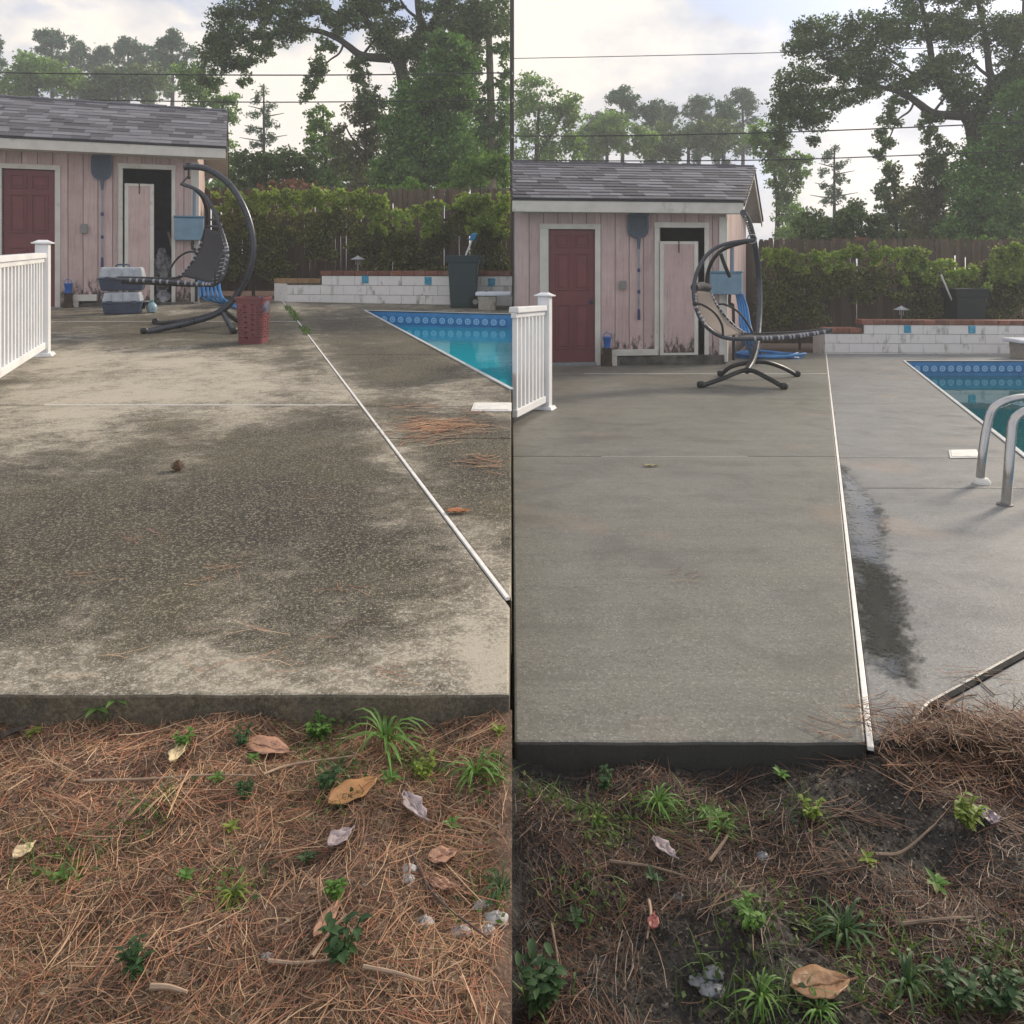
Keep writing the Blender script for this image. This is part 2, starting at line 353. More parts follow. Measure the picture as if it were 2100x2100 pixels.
def inset(poly, d):
    n = len(poly); out = []
    ar = sum(poly[i][0]*poly[(i+1) % n][1]-poly[(i+1) % n][0]*poly[i][1] for i in range(n))
    if ar < 0: poly = poly[::-1]
    for i in range(n):
        p, q, r = (Vector((*poly[j % n][:2],)) for j in (i-1, i, i+1))
        e1 = (q-p).normalized(); e2 = (r-q).normalized(); n1 = Vector((-e1.y, e1.x)); n2 = Vector((-e2.y, e2.x))
        k = max(0.3, 1+n1.dot(n2)); out.append(q+(n1+n2)*(d/k))
    return out
deck = {}
for s in 'LR':
    deck[s] = bpy.data.objects.new('deck', None); COL.objects.link(deck[s]); struct(deck[s])
def slab(s, poly, mat, gap=0.005, depth=1.1):
    q0 = inset(poly, gap); q = []; cr_ = random.Random(len(deck[s].children)+5)
    for a_, b_ in zip(q0, q0[1:]+q0[:1]):                        # the broken front edge towards the soil
        q.append(a_)
        if a_.y < 1.73 and b_.y < 1.73 and (b_-a_).length > 0.5 and max(abs(a_.x), abs(b_.x)) > 0.5:
            lo, hi = (a_, b_); ne = int((hi-lo).length/0.018)
            for j in range(1, ne):
                v = lo.lerp(hi, j/ne); v.y += 0.0012*math.sin(j*0.31)+0.0008*math.sin(j*0.83+1)+cr_.uniform(-0.0006, 0.0006)+(0.006 if cr_.random() < 0.02 else 0); q.append(v)
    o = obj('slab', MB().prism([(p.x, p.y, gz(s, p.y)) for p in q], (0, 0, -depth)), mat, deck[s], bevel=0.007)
    return o
LX = -10.0
lw = 0.002                                                   # half width of the white joint line
for poly in ([(LX, 1.69), (0, 1.69), (0, 2.105), (lineL(4.69)-lw, 4.69), (LX, 4.69)],
             [(LX, 4.69), (lineL(4.69)-lw, 4.69), (lineL(9.58)-lw, 9.58), (LX, 9.58)],
             [(LX, 9.58), (lineL(9.58)-lw, 9.58), (lineL(13.3)-lw, 13.3), (LX, 13.3)],
             [(0, 2.14), (0, 3.9), (lineL(3.9)+lw, 3.9)],
             [(lineL(3.9)+lw, 3.9), (0, 3.9), (0, 4.66), (lineL(4.66)+lw, 4.66)],
             [(lineL(4.66)+lw, 4.66), (0, 4.66), (0, 5.16), (poolL(6.78), 6.78), (lineL(6.78)+lw, 6.78)],
             [(lineL(6.78)+lw, 6.78), (poolL(6.78), 6.78), (poolL(9.35), 9.35), (lineL(9.35)+lw, 9.35)],
             [(lineL(9.35)+lw, 9.35), (poolL(9.35), 9.35), (-2.12, 11.06), (lineL(11.06)+lw, 11.06)],
             [(lineL(11.06)+lw, 11.06), (-2.12, 11.06), (0, 10.5), (0, 13.0), (lineL(13.0)+lw, 13.0)]):
    slab('L', poly, DK['L'])
for k, poly in enumerate(([(0, 1.71), (lineR(1.71)-lw, 1.71), (lineR(4.73)-lw, 4.73), (0, 4.73)],
             [(0, 4.73), (lineR(4.73)-lw, 4.73), (lineR(9.6)-lw, 9.6), (0, 9.6)],
             [(0, 9.6), (lineR(9.6)-lw, 9.6), (lineR(13.0)-lw, 13.0), (0, 13.0)],
             [(lineR(1.71)+lw, 1.71), (0.89, 1.74), (1.026, 1.876), (2.39, 2.78), (2.42, 2.9), (poolR(3.96), 3.96), (lineR(3.96)+lw, 3.96)],
             [(1.031, 1.870), (1.17, 1.74), (1.62, 1.2), (10, 1.2), (10, 2.87), (2.45, 2.87), (2.398, 2.772)],
             [(lineR(3.96)+lw, 3.96), (poolR(3.96), 3.96), (poolR(4.69), 4.69), (lineR(4.69)+lw, 4.69)],
             [(lineR(4.69)+lw, 4.69), (poolR(4.69), 4.69), (poolR(7.0), 7.0), (lineR(7.0)+lw, 7.0)],
             [(lineR(7.0)+lw, 7.0), (poolR(7.0), 7.0), (poolR(9.6), 9.6), (lineR(9.6)+lw, 9.6)],
             [(lineR(9.6)+lw, 9.6), (poolR(9.6), 9.6), (5.81, 11.39), (9.5, 11.39), (9.5, 13.2), (lineR(13.2)+lw, 13.2)])):
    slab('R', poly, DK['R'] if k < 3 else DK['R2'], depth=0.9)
# dark bed seen in the open joints
JB = pm('joint_dirt', (0.035, 0.03, 0.024), 0.95, 0.3, 20)
def strip(s, pts, w, z0, h, mat, name, parent, bev=0.002):
    mb = MB()
    for a, b in zip(pts[:-1], pts[1:]):
        a, b = Vector((*a, gz(s, a[1])+z0)), Vector((*b, gz(s, b[1])+z0)); d = (b-a).normalized(); n = Vector((-d.y, d.x, 0)).normalized()*w/2
        mb.prism([a-n, b-n, b+n, a+n], (0, 0, h))
    return obj(name, mb, mat, parent, bevel=bev)
WL = pm('white_joint_strip', (0.8, 0.78, 0.74), 0.5, 0.1, 30, dirt=(0.3, 0.26, 0.2), dscale=5, dlo=0.58, dhi=0.8)
strip('L', [(-0.012, 2.15), (lineL(12.8), 12.8)], 0.0135, -0.006, 0.010, WL, 'joint_strip', deck['L'])
strip('R', [(lineR(1.69), 1.69), (lineR(12.8), 12.8)], 0.0135, -0.006, 0.010, WL, 'joint_strip', deck['R'])
strip('L', [(-2.85, 4.69), (lineL(4.69)-0.02, 4.69)], 0.010, -0.006, 0.008, WL, 'joint_strip', deck['L'], 0)
strip('L', [(-7.2, 9.58), (lineL(9.58)-0.02, 9.58)], 0.016, -0.006, 0.0075, WL, 'joint_strip', deck['L'], 0)
strip('R', [(0.55, 4.73), (1.45, 4.73)], 0.008, -0.008, 0.007, pm('dull_joint_strip', (0.36, 0.35, 0.32), 0.7, 0.2, 20), 'joint_strip', deck['R'], 0)
strip('R', [(0.9, 9.6), (lineR(9.6)-0.02, 9.6)], 0.016, -0.006, 0.0075, WL, 'joint_strip', deck['R'], 0)
strip('R', [(1.0285, 1.873), (2.394, 2.776)], 0.015, -0.006, 0.0066, pm('black_foam_joint', (0.008, 0.0085, 0.009), 0.95, 0.2, 30), 'expansion_joint', deck['R'])
# grass in the far end of the left white joint
rng = np.random.default_rng(5)
def blades(name, pts, hgt, wid, mat, rng, parent=None, bend=0.5, k=4):
    n = len(pts); pts = np.asarray(pts, float); a = rng.uniform(0, 2*np.pi, n); d = np.stack([np.cos(a), np.sin(a), np.zeros(n)], 1)
    w = np.stack([-np.sin(a), np.cos(a), np.zeros(n)], 1); hh = hgt*rng.uniform(0.5, 1.2, n); be = bend*rng.uniform(0.3, 1.5, n)
    st = np.zeros((n, k, 2, 3))
    for i in range(k):
        t = i/(k-1); c = pts + d*(hh*be*t*t)[:, None] + np.array([0, 0, 1])*(hh*(t-0.35*be*t*t))[:, None]
        ww = wid*(1-t*0.92)*(0.7+0.6*(t > 0)*(t < 0.7))/2
        st[:, i, 0] = c-w*ww; st[:, i, 1] = c+w*ww
    return ribbons(name, st, mat, parent)
GRASS = leaf_mat('green_grass', [(0.05, 0.1, 0.02), (0.09, 0.17, 0.035), (0.14, 0.22, 0.06)], 0.3)
yy = np.concatenate([rng.uniform(9.6, 11.6, 420), rng.uniform(8.2, 8.9, 160)])
pts = np.stack([np.array([lineL(y) for y in yy])+rng.normal(0, 0.025, len(yy)), yy, np.array([gz('L', y) for y in yy])], 1)
struct(blades('grass', pts, 0.06, 0.008, GRASS, rng), 'stuff')

# puddle on the washed deck
def water_mat(name, col, rough, bscale, bst):
    m, t, b = mat_new(name); co = objco(t); b.inputs['Base Color'].default_value = (*col, 1); b.inputs['Roughness'].default_value = rough
    b.inputs['Specular IOR Level'].default_value = 0.5; b.inputs['IOR'].default_value = 1.33
    if bst: bump(t, b, noise(t, co, bscale, 3), bst, 0.01)
    return m
edge = [(1727, 955), (1748, 985), (1762, 1000), (1790, 1030), (1800, 1062), (1809, 1090), (1803, 1120), (1806, 1150), (1822, 1180), (1836, 1205), (1842, 1240), (1850, 1290), (1853, 1330), (1862, 1370), (1856, 1394), (1836, 1392), (1806, 1362), (1776, 1334),
        (1764, 1290), (1757, 1230), (1751, 1170), (1745, 1120), (1738, 1060), (1732, 1010)]
pp = smooth([G('R', *e) for e in edge], 2); pr = random.Random(3); poly = []
for i, p in enumerate(pp):
    q = pp[(i+1) % len(pp)]
    for k in range(7):
        v = p.lerp(q, k/7); j = 0.004 if 2 <= i <= 34 else 0.002; poly.append(v+Vector((pr.uniform(-j, j), pr.uniform(-j, j), 0)))
pxy = np.array([(p.x, p.y) for p in poly])
def sdist(x, y):
    d = 9.0; ins = False; n = len(pxy)
    for i in range(n):
        ax, ay = pxy[i]; bx, by = pxy[(i+1) % n]; ex, ey = bx-ax, by-ay; k = max(0, min(1, ((x-ax)*ex+(y-ay)*ey)/(ex*ex+ey*ey+1e-12)))
        d = min(d, math.hypot(x-ax-ex*k, y-ay-ey*k))
        if (ay > y) != (by > y) and x < (bx-ax)*(y-ay)/(by-ay)+ax: ins = not ins
    return d if ins else -d
rows = []; wet = []
for j in range(75):
    y = 1.78+j*0.04; row = []
    for i in range(26):
        x = lineR(y)+0.0085+i*0.026; row.append((x, y, gz('R', y)+0.0035)); wet.append(sdist(x, y))
    rows.append(row)
pud = struct(obj('puddle', MB().grid(rows), water_mat('puddle_water', (0.06, 0.06, 0.054), 0.015, 40, 0.01)))
at = pud.data.attributes.new('wet', 'FLOAT', 'POINT'); at.data.foreach_set('value', wet)
pt_ = pud.data.materials[0].node_tree; pb = pt_.nodes['Principled BSDF']; co = objco(pt_)
w_ = nd(pt_, 'ShaderNodeAttribute', attribute_name='wet').outputs['Fac']
nz = mth(pt_, 'ADD', mth(pt_, 'MULTIPLY', mth(pt_, 'SUBTRACT', noise(pt_, co, 60, 5, 0.7), 0.5), 0.2), mth(pt_, 'MULTIPLY', mth(pt_, 'SUBTRACT', noise(pt_, co, 14, 4, 0.6), 0.5), 0.14))
pt_.links.new(rng_(pt_, mth(pt_, 'ADD', w_, nz), -0.035, 0.03), pb.inputs['Alpha'])

# ------------------------------------------------------------------ pools
LINER = pm('pool_liner_blue', (0.05, 0.24, 0.5), 0.35, 0.2, 6, bmp=0)
COPE = pm('pool_coping_white', (0.52, 0.54, 0.54), 0.45, 0.08, 10, dirt=(0.4, 0.42, 0.4), dscale=6, dlo=0.6, dhi=0.8)
def border_mat():
    m, t, b = mat_new('border_tile_glaze'); co = nd(t, 'ShaderNodeTexCoord').outputs['Object']
    s_ = nd(t, 'ShaderNodeSeparateXYZ', {0: co}); x, z = s_.outputs[0], s_.outputs[2]
    d = mth(t, 'SQRT', mth(t, 'ADD', mth(t, 'MULTIPLY', x, x), mth(t, 'MULTIPLY', z, z)))
    ring = mth(t, 'ABSOLUTE', mth(t, 'SUBTRACT', d, 0.033)); f = rng_(t, ring, 0.007, 0.013, 1, 0)
    c = mixc(t, f, (0.05, 0.22, 0.48), (0.3, 0.52, 0.72)); c = mixc(t, rng_(t, d, 0.010, 0.015, 1, 0), c, (0.35, 0.6, 0.78))
    t.links.new(c, b.inputs['Base Color']); b.inputs['Roughness'].default_value = 0.2; return m
BT = border_mat()
def wall_pieces(pool, pts, z_of, zb):
    mb = MB()
    for a, b in zip(pts[:-1], pts[1:]):
        mb.add([(a[0], a[1], z_of(a[1])-0.012), (b[0], b[1], z_of(b[1])-0.012), (b[0], b[1], zb), (a[0], a[1], zb)], [(0, 1, 2, 3)])
    return mb
tile_src = None
for s in 'LR':
    zw = 0.165 if s == 'L' else -0.60
    outline = [(0, 5.16), (-2.12, 11.06), (0, 10.5)] if s == 'L' else [(2.42, 2.9), (5.81, 11.39), (9.5, 11.39), (9.5, 2.9)]
    c0 = Vector((sum(p[0] for p in outline)/len(outline), sum(p[1] for p in outline)/len(outline), zw))
    pool = thing('swimming_pool', c0, 'turquoise swimming pool beside the stained deck, light patches mirrored in it' if s == 'L' else 'dark teal swimming pool with steel handrails beside the washed grey deck', 'pool')
    ins = inset(outline, 0.004)
    wm = water_mat('pool_water_turquoise', (0.0, 0.36, 0.47), 0.06, 5.0, 0.2) if s == 'L' else water_mat('pool_water_teal', (0.0, 0.09, 0.115), 0.02, 5.0, 0.08)
    obj('water', MB().add([(p.x, p.y, zw) for p in ins], [tuple(range(len(ins)))]), wm, pool)
    cl = [(p.x, p.y) for p in ins]; cl.append(cl[0])
    obj('liner', wall_pieces(pool, cl, lambda Y: gz(s, Y), zw-0.3), LINER, pool)
    if s == 'L': obj('outer_wall', MB().prism([(0.0005, 5.16, gz('L', 5.16)), (0.0005, 10.5, gz('L', 10.5)), (0.0005, 10.5, -0.9), (0.0005, 5.16, -0.9)], (0.003, 0, 0)), DK['L'], pool)
    o2 = outline if s == 'L' else outline[:3]
    for a, b in zip(o2[:-1], o2[1:]):
        strip(s, [a, b], 0.032, 0.001, 0.010, COPE, 'coping', pool, 0.004)
    # glazed border tiles along the far wall
    a, b = (Vector((-2.12, 11.06, 0)), Vector((0, 10.5, 0))) if s == 'L' else (Vector((5.81, 11.39, 0)), Vector((9.5, 11.39, 0)))
    d = (b-a); L_ = d.length; d.normalize(); ang = math.atan2(d.y, d.x); step = 0.125; n = int(L_/step)
    zt = gz(s, 11.2)-0.115
    for i in range(n):
        p = a+d*((i+0.5)*step) - Vector((-d.y, d.x, 0))*0.012; p.z = zt + (0 if s == 'R' else S['L']*(p.y-11.2))
        if tile_src is None:
            tile_src = obj('border_tile', MB().box((-0.058, -0.004, -0.052), (0.058, 0.004, 0.052)), BT, pool, bevel=0.004, origin=(0, 0, 0)); tile_src.location = p-wloc(pool); tile_src.rotation_euler = (0, 0, ang)
        else:
            inst(tile_src, 'border_tile', p, (0, 0, ang), pool)

# skimmer lids
LID = pm('skimmer_lid_white', (0.75, 0.73, 0.68), 0.55, 0.1, 20)
for s, q, lab in (('L', [(965, 845), (1049, 845), (1049, 828), (972, 828)], 'cream skimmer lid set in the stained deck beside brown needles'), ('R', [(1948, 941), (2010, 940), (2003, 924), (1945, 925)], 'white skimmer lid set in the washed deck beside the steel handrail')):
    t = [G(s, *p) for p in q]; t = [p+Vector((0, 0, 0.008)) for p in t]
    o = thing('skimmer_lid', sum(t, Vector())/4-Vector((0, 0, 0.008)), lab, 'lid'); obj('rim', MB().prism(t, (0, 0, -0.007)), LID, o, bevel=0.003)
    c = sum(t, Vector())/4; obj('cover', MB().prism([c+(p-c)*0.86+Vector((0, 0, 0.004)) for p in t], (0, 0, -0.0035)), LID, o, bevel=0.0015)

# ------------------------------------------------------------------ raised wall behind the pools
def block_mat():
    m, t, b = mat_new('white_painted_block'); co = objco(t); g = nd(t, 'ShaderNodeObjectInfo').outputs['Random']
    co2 = nd(t, 'ShaderNodeVectorMath', {0: co, 1: nd(t, 'ShaderNodeCombineXYZ', {0: mth(t, 'MULTIPLY', g, 40.0), 2: mth(t, 'MULTIPLY', g, 13.0)}).outputs[0]}, operation='ADD').outputs[0]
    n = noise(t, co2, 9, 6, 0.7); st = noise(t, nd(t, 'ShaderNodeMapping', {'Vector': co2, 'Scale': (4, 4, 1.7)}).outputs[0], 1.5, 5, 0.6)
    c = mixc(t, n, (0.68, 0.665, 0.63), (0.84, 0.83, 0.81)); c = mixc(t, rng_(t, st, 0.56, 0.74, 0, 0.85), c, (0.09, 0.085, 0.055))
    t.links.new(c, b.inputs['Base Color']); b.inputs['Roughness'].default_value = 0.7; bump(t, b, n, 0.3, 0.004); return m
BLK = block_mat(); MORT = pm('dirty_mortar', (0.2, 0.19, 0.15), 0.9, 0.3, 30)
BRK = pm('cap_brick_red', (0.2, 0.075, 0.05), 0.8, 0.25, 12, rnd=0.3, dirt=(0.3, 0.2, 0.13), dscale=9, dlo=0.5, dhi=0.75)
BRK2 = pm('cap_brick_tan', (0.33, 0.2, 0.1), 0.8, 0.25, 12, rnd=0.25, dirt=(0.1, 0.08, 0.05), dscale=9, dlo=0.55, dhi=0.75)
ACC = pm('accent_tile_blue', (0.05, 0.32, 0.48), 0.25, 0.35, 22, bmp=0)
def raised_wall(s, W0, W1, E, a_step, zlow, zhigh, blue, lab):
    W0, W1, E = Vector((*W0, 0)), Vector((*W1, 0)), Vector((*E, 0)); d = (W1-W0); L_ = d.length; d.normalize(); nb = Vector((-d.y, d.x, 0))
    w = thing('raised_wall', (W0+W1)/2+Vector((0, 0, gz(s, W0.y)-0.1)), lab, 'wall')
    zb = gz(s, (W0.y+W1.y)/2)-0.14; th = 0.30; cap = 0.075
    core = MB()
    for a0, a1, zt in ((0, a_step, zlow), (a_step, L_, zhigh)):
        p, q = W0+d*a0, W0+d*a1
        core.prism([p+nb*0.02+Vector((0, 0, zt-cap-0.004)), q+nb*0.02+Vector((0, 0, zt-cap-0.004)), q+nb*th+Vector((0, 0, zt-cap-0.004)), p+nb*th+Vector((0, 0, zt-cap-0.004))], (0, 0, -(zt-cap-0.004-zb)))
    obj('core', core, MORT, w)
    rows = [zhigh-cap-0.004]; 
    while rows[-1] > zb+0.03: rows.append(rows[-1]-0.155)
    for r in range(len(rows)-1):
        zt, z0 = rows[r]-0.003, max(rows[r+1]+0.003, zb); off = 0.2 if r % 2 else 0.0; a = -off
        while a < L_:
            a0, a1 = max(a, 0)+0.002, min(a+0.4, L_)-0.002; a += 0.4
            if a1-a0 < 0.03: continue
            ztop = zt
            if a1 <= a_step+0.1 and zt > zlow-cap:
                if z0 > zlow-cap-0.03: continue
                ztop = zlow-cap-0.004
            elif a0 < a_step < a1 and zt > zlow-cap: a0 = a_step+0.002
            p, q = W0+d*a0, W0+d*a1
            obj('block', MB().prism([p+Vector((0, 0, ztop)), q+Vector((0, 0, ztop)), q+nb*0.05+Vector((0, 0, ztop)), p+nb*0.05+Vector((0, 0, ztop))], (0, 0, z0-ztop)), BLK, w, bevel=0.003, origin=(p+q)/2+Vector((0, 0, z0)))
    # end return
    e = (E-W0); en = Vector((-e.y, e.x, 0)).normalized()*-1
    if en.dot(d) > 0: pass
    zt = zlow-cap-0.004
    obj('block', MB().prism([W0+Vector((0, 0, zt)), E+Vector((0, 0, zt)), E+nb*0.2+Vector((0, 0, zt)), W0+nb*0.2+Vector((0, 0, zt))], (0, 0, zb-zt)), BLK, w, bevel=0.003)
    a = -0.0
    while a < L_-0.05:
        zt = zlow if a < a_step-0.05 else zhigh; a1 = min(a+0.2, L_)
        if a < a_step-0.05: a1 = min(a1, a_step)
        p, q = W0+d*(a+0.003)-nb*0.012, W0+d*(a1-0.003)-nb*0.012
        obj('cap_brick', MB().prism([p+Vector((0, 0, zt)), q+Vector((0, 0, zt)), q+nb*(th+0.02)+Vector((0, 0, zt)), p+nb*(th+0.02)+Vector((0, 0, zt))], (0, 0, -cap)), BRK2 if (zt == zlow and s == 'L') else BRK, w, bevel=0.006, origin=(p+q)/2+Vector((0, 0, zt)))
        a = a1
    q = [E+Vector((0, 0, zlow)), W0+Vector((0, 0, zlow))]
    if s == 'L': obj('cap_brick', MB().prism([q[0], q[1]-nb*0.012, q[1]+nb*th, q[0]+nb*th], (0, 0, -cap)), BRK2, w, bevel=0.006)
    for px, py in blue:
        k = (px-CX)/F; a = (k*W0.y-W0.x)/(d.x-k*d.y); c = W0+d*a-nb*0.003; c.z = 1+(Y0-py)*c.y/F
        obj('accent_tile', MB().obox(c, d*0.058, nb*0.004, (0, 0, 0.062)), ACC, w, bevel=0.002)
    return w
raised_wall('L', (-3.72, 12.7), (-0.0, 11.9), (-3.98, 12.86), 0.62, 0.815, 0.945, [(749, 573), (878, 576), (1008, 579)], 'raised white block wall behind the turquoise pool, mildewed low end at left')
raised_wall('R', (5.23, 12.85), (9.6, 12.6), (5.22, 13.16), 0.64, -0.014, 0.124, [(1861, 675), (1993, 676)], 'raised white block wall behind the teal pool with square blue tiles')
# ------------------------------------------------------------------ sheds
def siding_mat():
    m, t, b = mat_new('pink_siding'); co = objco(t); g = nd(t, 'ShaderNodeObjectInfo').outputs['Random']
    co2 = nd(t, 'ShaderNodeVectorMath', {0: co, 1: nd(t, 'ShaderNodeCombineXYZ', {0: mth(t, 'MULTIPLY', g, 40.0), 1: mth(t, 'MULTIPLY', g, 23.0)}).outputs[0]}, operation='ADD').outputs[0]
    gr = noise(t, nd(t, 'ShaderNodeMapping', {'Vector': co2, 'Scale': (30, 30, 1.6)}).outputs[0], 1.5, 6, 0.7); n = noise(t, co2, 3, 5, 0.6)
    c = mixc(t, rng_(t, n, 0.3, 0.7), (0.48, 0.35, 0.325), (0.6, 0.465, 0.435)); c = mixc(t, rng_(t, gr, 0.5, 0.72, 0, 0.6), c, (0.24, 0.17, 0.155))
    c = mixc(t, 1.0, c, nd(t, 'ShaderNodeCombineXYZ', {i: rng_(t, g, 0, 1, 0.88, 1.08) for i in range(3)}).outputs[0], 'MULTIPLY')
    # rising damp: mildew spots low on the boards
    z = nd(t, 'ShaderNodeSeparateXYZ', {0: nd(t, 'ShaderNodeTexCoord').outputs['Object']}).outputs[2]
    sp = noise(t, nd(t, 'ShaderNodeMapping', {'Vector': co2, 'Scale': (9, 9, 3.5)}).outputs[0], 1.7, 6, 0.7)
    mil = mth(t, 'ADD', sp, rng_(t, z, 0.02, 0.8, 0.30, -0.26)); c = mixc(t, rng_(t, mil, 0.58, 0.72, 0, 0.92), c, (0.035, 0.03, 0.022))
    t.links.new(c, b.inputs['Base Color']); b.inputs['Roughness'].default_value = 0.72; bump(t, b, gr, 0.5, 0.004); return m
SIDE = siding_mat()
TRIM = pm('cream_trim', (0.62, 0.6, 0.54), 0.6, 0.1, 5, rnd=0.06, dirt=(0.25, 0.22, 0.17), dscale=4, dlo=0.58, dhi=0.8)
RED = pm('red_door_paint', (0.17, 0.045, 0.048), 0.5, 0.12, 4, bmp=0.1)
SHIN = pm('asphalt_shingle', (0.15, 0.148, 0.165), 0.9, 0.22, 40, bmp=0.5, bscale=200, rnd=0.5, spec=0.3)
DARKIN = pm('shed_interior', (0.30, 0.29, 0.31), 0.85, 0.2, 3)
CONC = pm('old_concrete', (0.12, 0.11, 0.095), 0.9, 0.35, 5, dirt=(0.03, 0.028, 0.022), dscale=4, dlo=0.45, dhi=0.65)
METAL = pm('dull_metal', (0.3, 0.31, 0.32), 0.4, 0.15, 20, metal=0.7)
PLAST_G = pm('grey_box_plastic', (0.22, 0.23, 0.22), 0.55, 0.1, 10)
BLUEP = pm('blue_plastic', (0.02, 0.14, 0.5), 0.4, 0.2, 12)
class Front:                                           # the shed's front wall in plan, with pixel lookup
    def __init__(s, C, u, v, W, z0): s.u = Vector((*u, 0)).normalized(); s.v = Vector((*v, 0)).normalized(); s.A = Vector((*C, 0))-s.u*W; s.W = W; s.z0 = z0
    def pt(s, a, b, z): p = s.A+s.u*a+s.v*b; p.z = z; return p
    def a(s, px, b=0.0):
        A = s.A+s.v*b; k = (px-CX)/F; return (k*A.y-A.x)/(s.u.x-k*s.u.y)
    def z(s, px, py, b=0.0): Y = (s.A+s.v*b+s.u*s.a(px, b)).y; return 1+(Y0-py)*Y/F
    def box(s, mb, a0, a1, b0, b1, z0, z1):
        return mb.hexa([s.pt(a0, b0, z0), s.pt(a1, b0, z0), s.pt(a1, b1, z0), s.pt(a0, b1, z0), s.pt(a0, b0, z1), s.pt(a1, b0, z1), s.pt(a1, b1, z1), s.pt(a0, b1, z1)])
def build_shed(s, fr, depth, eave, ridge, over, rake, door, doorf, hole, holef, label, wtop, split_left):
    z0 = fr.z0; W = fr.W
    sh = thing('shed', fr.pt(W/2, depth/2, z0), label, 'shed')
    rb = depth/2
    def rz(b): return eave + (ridge-eave)*(b+over)/(rb+over) if b <= rb else ridge-(ridge-eave)*(b-rb)/(rb+over)
    # openings: (a0, a1, z0, z1)
    def opening(r): return (fr.a(r[0]), fr.a(r[2]), fr.z((r[0]+r[2])/2, r[3]), fr.z((r[0]+r[2])/2, r[1]))
    D, H = opening(door), opening(hole)
    bw = 0.203; a = W; zb = z0-0.03
    wt = wtop
    while a > 0:
        a1, a0 = a, max(a-bw, 0); a -= bw
        segs = [(a0+0.005, a1-0.005, zb, wt)]
        for (x0, x1, y0_, y1_) in (D, H):
            ns = []
            for (p, q, r0, r1) in segs:
                if q <= x0 or p >= x1: ns.append((p, q, r0, r1)); continue
                if p < x0: ns.append((p, x0, r0, r1))
                if q > x1: ns.append((x1, q, r0, r1))
                m0, m1 = max(p, x0), min(q, x1)
                if r1 > y1_: ns.append((m0, m1, y1_, r1))
                if r0 < y0_: ns.append((m0, m1, r0, y0_))
            segs = [g for g in ns if g[1]-g[0] > 0.015 and g[3]-g[2] > 0.015]
        for (p, q, r0, r1) in segs:
            o = obj('siding_board', fr.box(MB(), p, q, 0.0, 0.016, r0, r1), SIDE, sh, bevel=0.003, origin=fr.pt((p+q)/2, 0, z0))
    back = MB(); xo = [(-0.0, D[0]), (D[1], H[0]), (H[1], W)]
    for (p, q) in xo: fr.box(back, p, q, 0.018, 0.05, zb, wt)
    for (p, q, r) in ((D[0], D[1], D[3]), (H[0], H[1], H[3])): fr.box(back, p, q, 0.018, 0.05, r, wt)
    obj('sheathing', back, DARKIN, sh)
    # other walls
    sw = MB(); n = 0; b = 0.0
    while b < depth-0.02:                              # boards of the end wall, following the gable
        b1 = min(b+bw, depth); p0, p1 = b+0.004, b1-0.004
        q = [fr.pt(W, p0, zb), fr.pt(W, p1, zb), fr.pt(W, p1, rz(p1)-0.09)]
        if p0 < rb < p1: q.append(fr.pt(W, rb, rz(rb)-0.09))
        q.append(fr.pt(W, p0, rz(p0)-0.09))
        obj('siding_board', MB().prism(q, -fr.u*0.016), SIDE, sh, bevel=0.002, origin=fr.pt(W, (p0+p1)/2, z0)); b = b1
    inner = MB()
    fr.box(inner, W-0.05, W-0.02, 0.05, depth, zb, rz(0.1)-0.1); fr.box(inner, 0.0, 0.04, 0.05, depth, zb, rz(0.1)-0.1); fr.box(inner, 0, W, depth-0.04, depth, zb, rz(0.1)-0.1); fr.box(inner, 0, W, 0.05, depth-0.05, zb-0.06, zb)
    inner.prism([fr.pt(0.04, 0.05, rz(0.1)-0.1), fr.pt(0.04, depth, rz(0.1)-0.1), fr.pt(0.04, rb, ridge-0.15)], -fr.u*0.04); inner.prism([fr.pt(W-0.02, 0.05, rz(0.1)-0.1), fr.pt(W-0.02, depth, rz(0.1)-0.1), fr.pt(W-0.02, rb, ridge-0.15)], -fr.u*0.03)
    obj('inner_wall', inner, DARKIN, sh)
    # roof
    a1 = W+rake
    def am(b): return -0.2 if split_left else (0.010-fr.A.x-fr.v.x*b)/fr.u.x          # the right roof ends at the boundary between the yards
    a0 = am(-over); aR = am(rb); aB = am(depth+over)
    roof = obj('roof', MB().prism([fr.pt(a0, -over, eave-0.02), fr.pt(a1, -over, eave-0.02), fr.pt(a1, rb, ridge-0.02), fr.pt(aR, rb, ridge-0.02)], (0, 0, -0.03)).prism([fr.pt(aR, rb, ridge-0.02), fr.pt(a1, rb, ridge-0.02), fr.pt(a1, depth+over, eave-0.02), fr.pt(aB, depth+over, eave-0.02)], (0, 0, -0.03)), pm('roof_deck_wood', (0.36, 0.32, 0.27), 0.8), sh)
    nrow = 13; cols_w = 0.31; cnt = 0; src = None; sl = fr.pt(0, rb, ridge)-fr.pt(0, -over, eave); rl = sl.length; sd_ = sl.normalized(); nr = fr.u.cross(sd_).normalized()
    if nr.z < 0: nr = -nr
    ex = rl/nrow; rr = random.Random(7 if s == 'L' else 8)
    M0 = Matrix((fr.u, sd_, nr)).transposed()
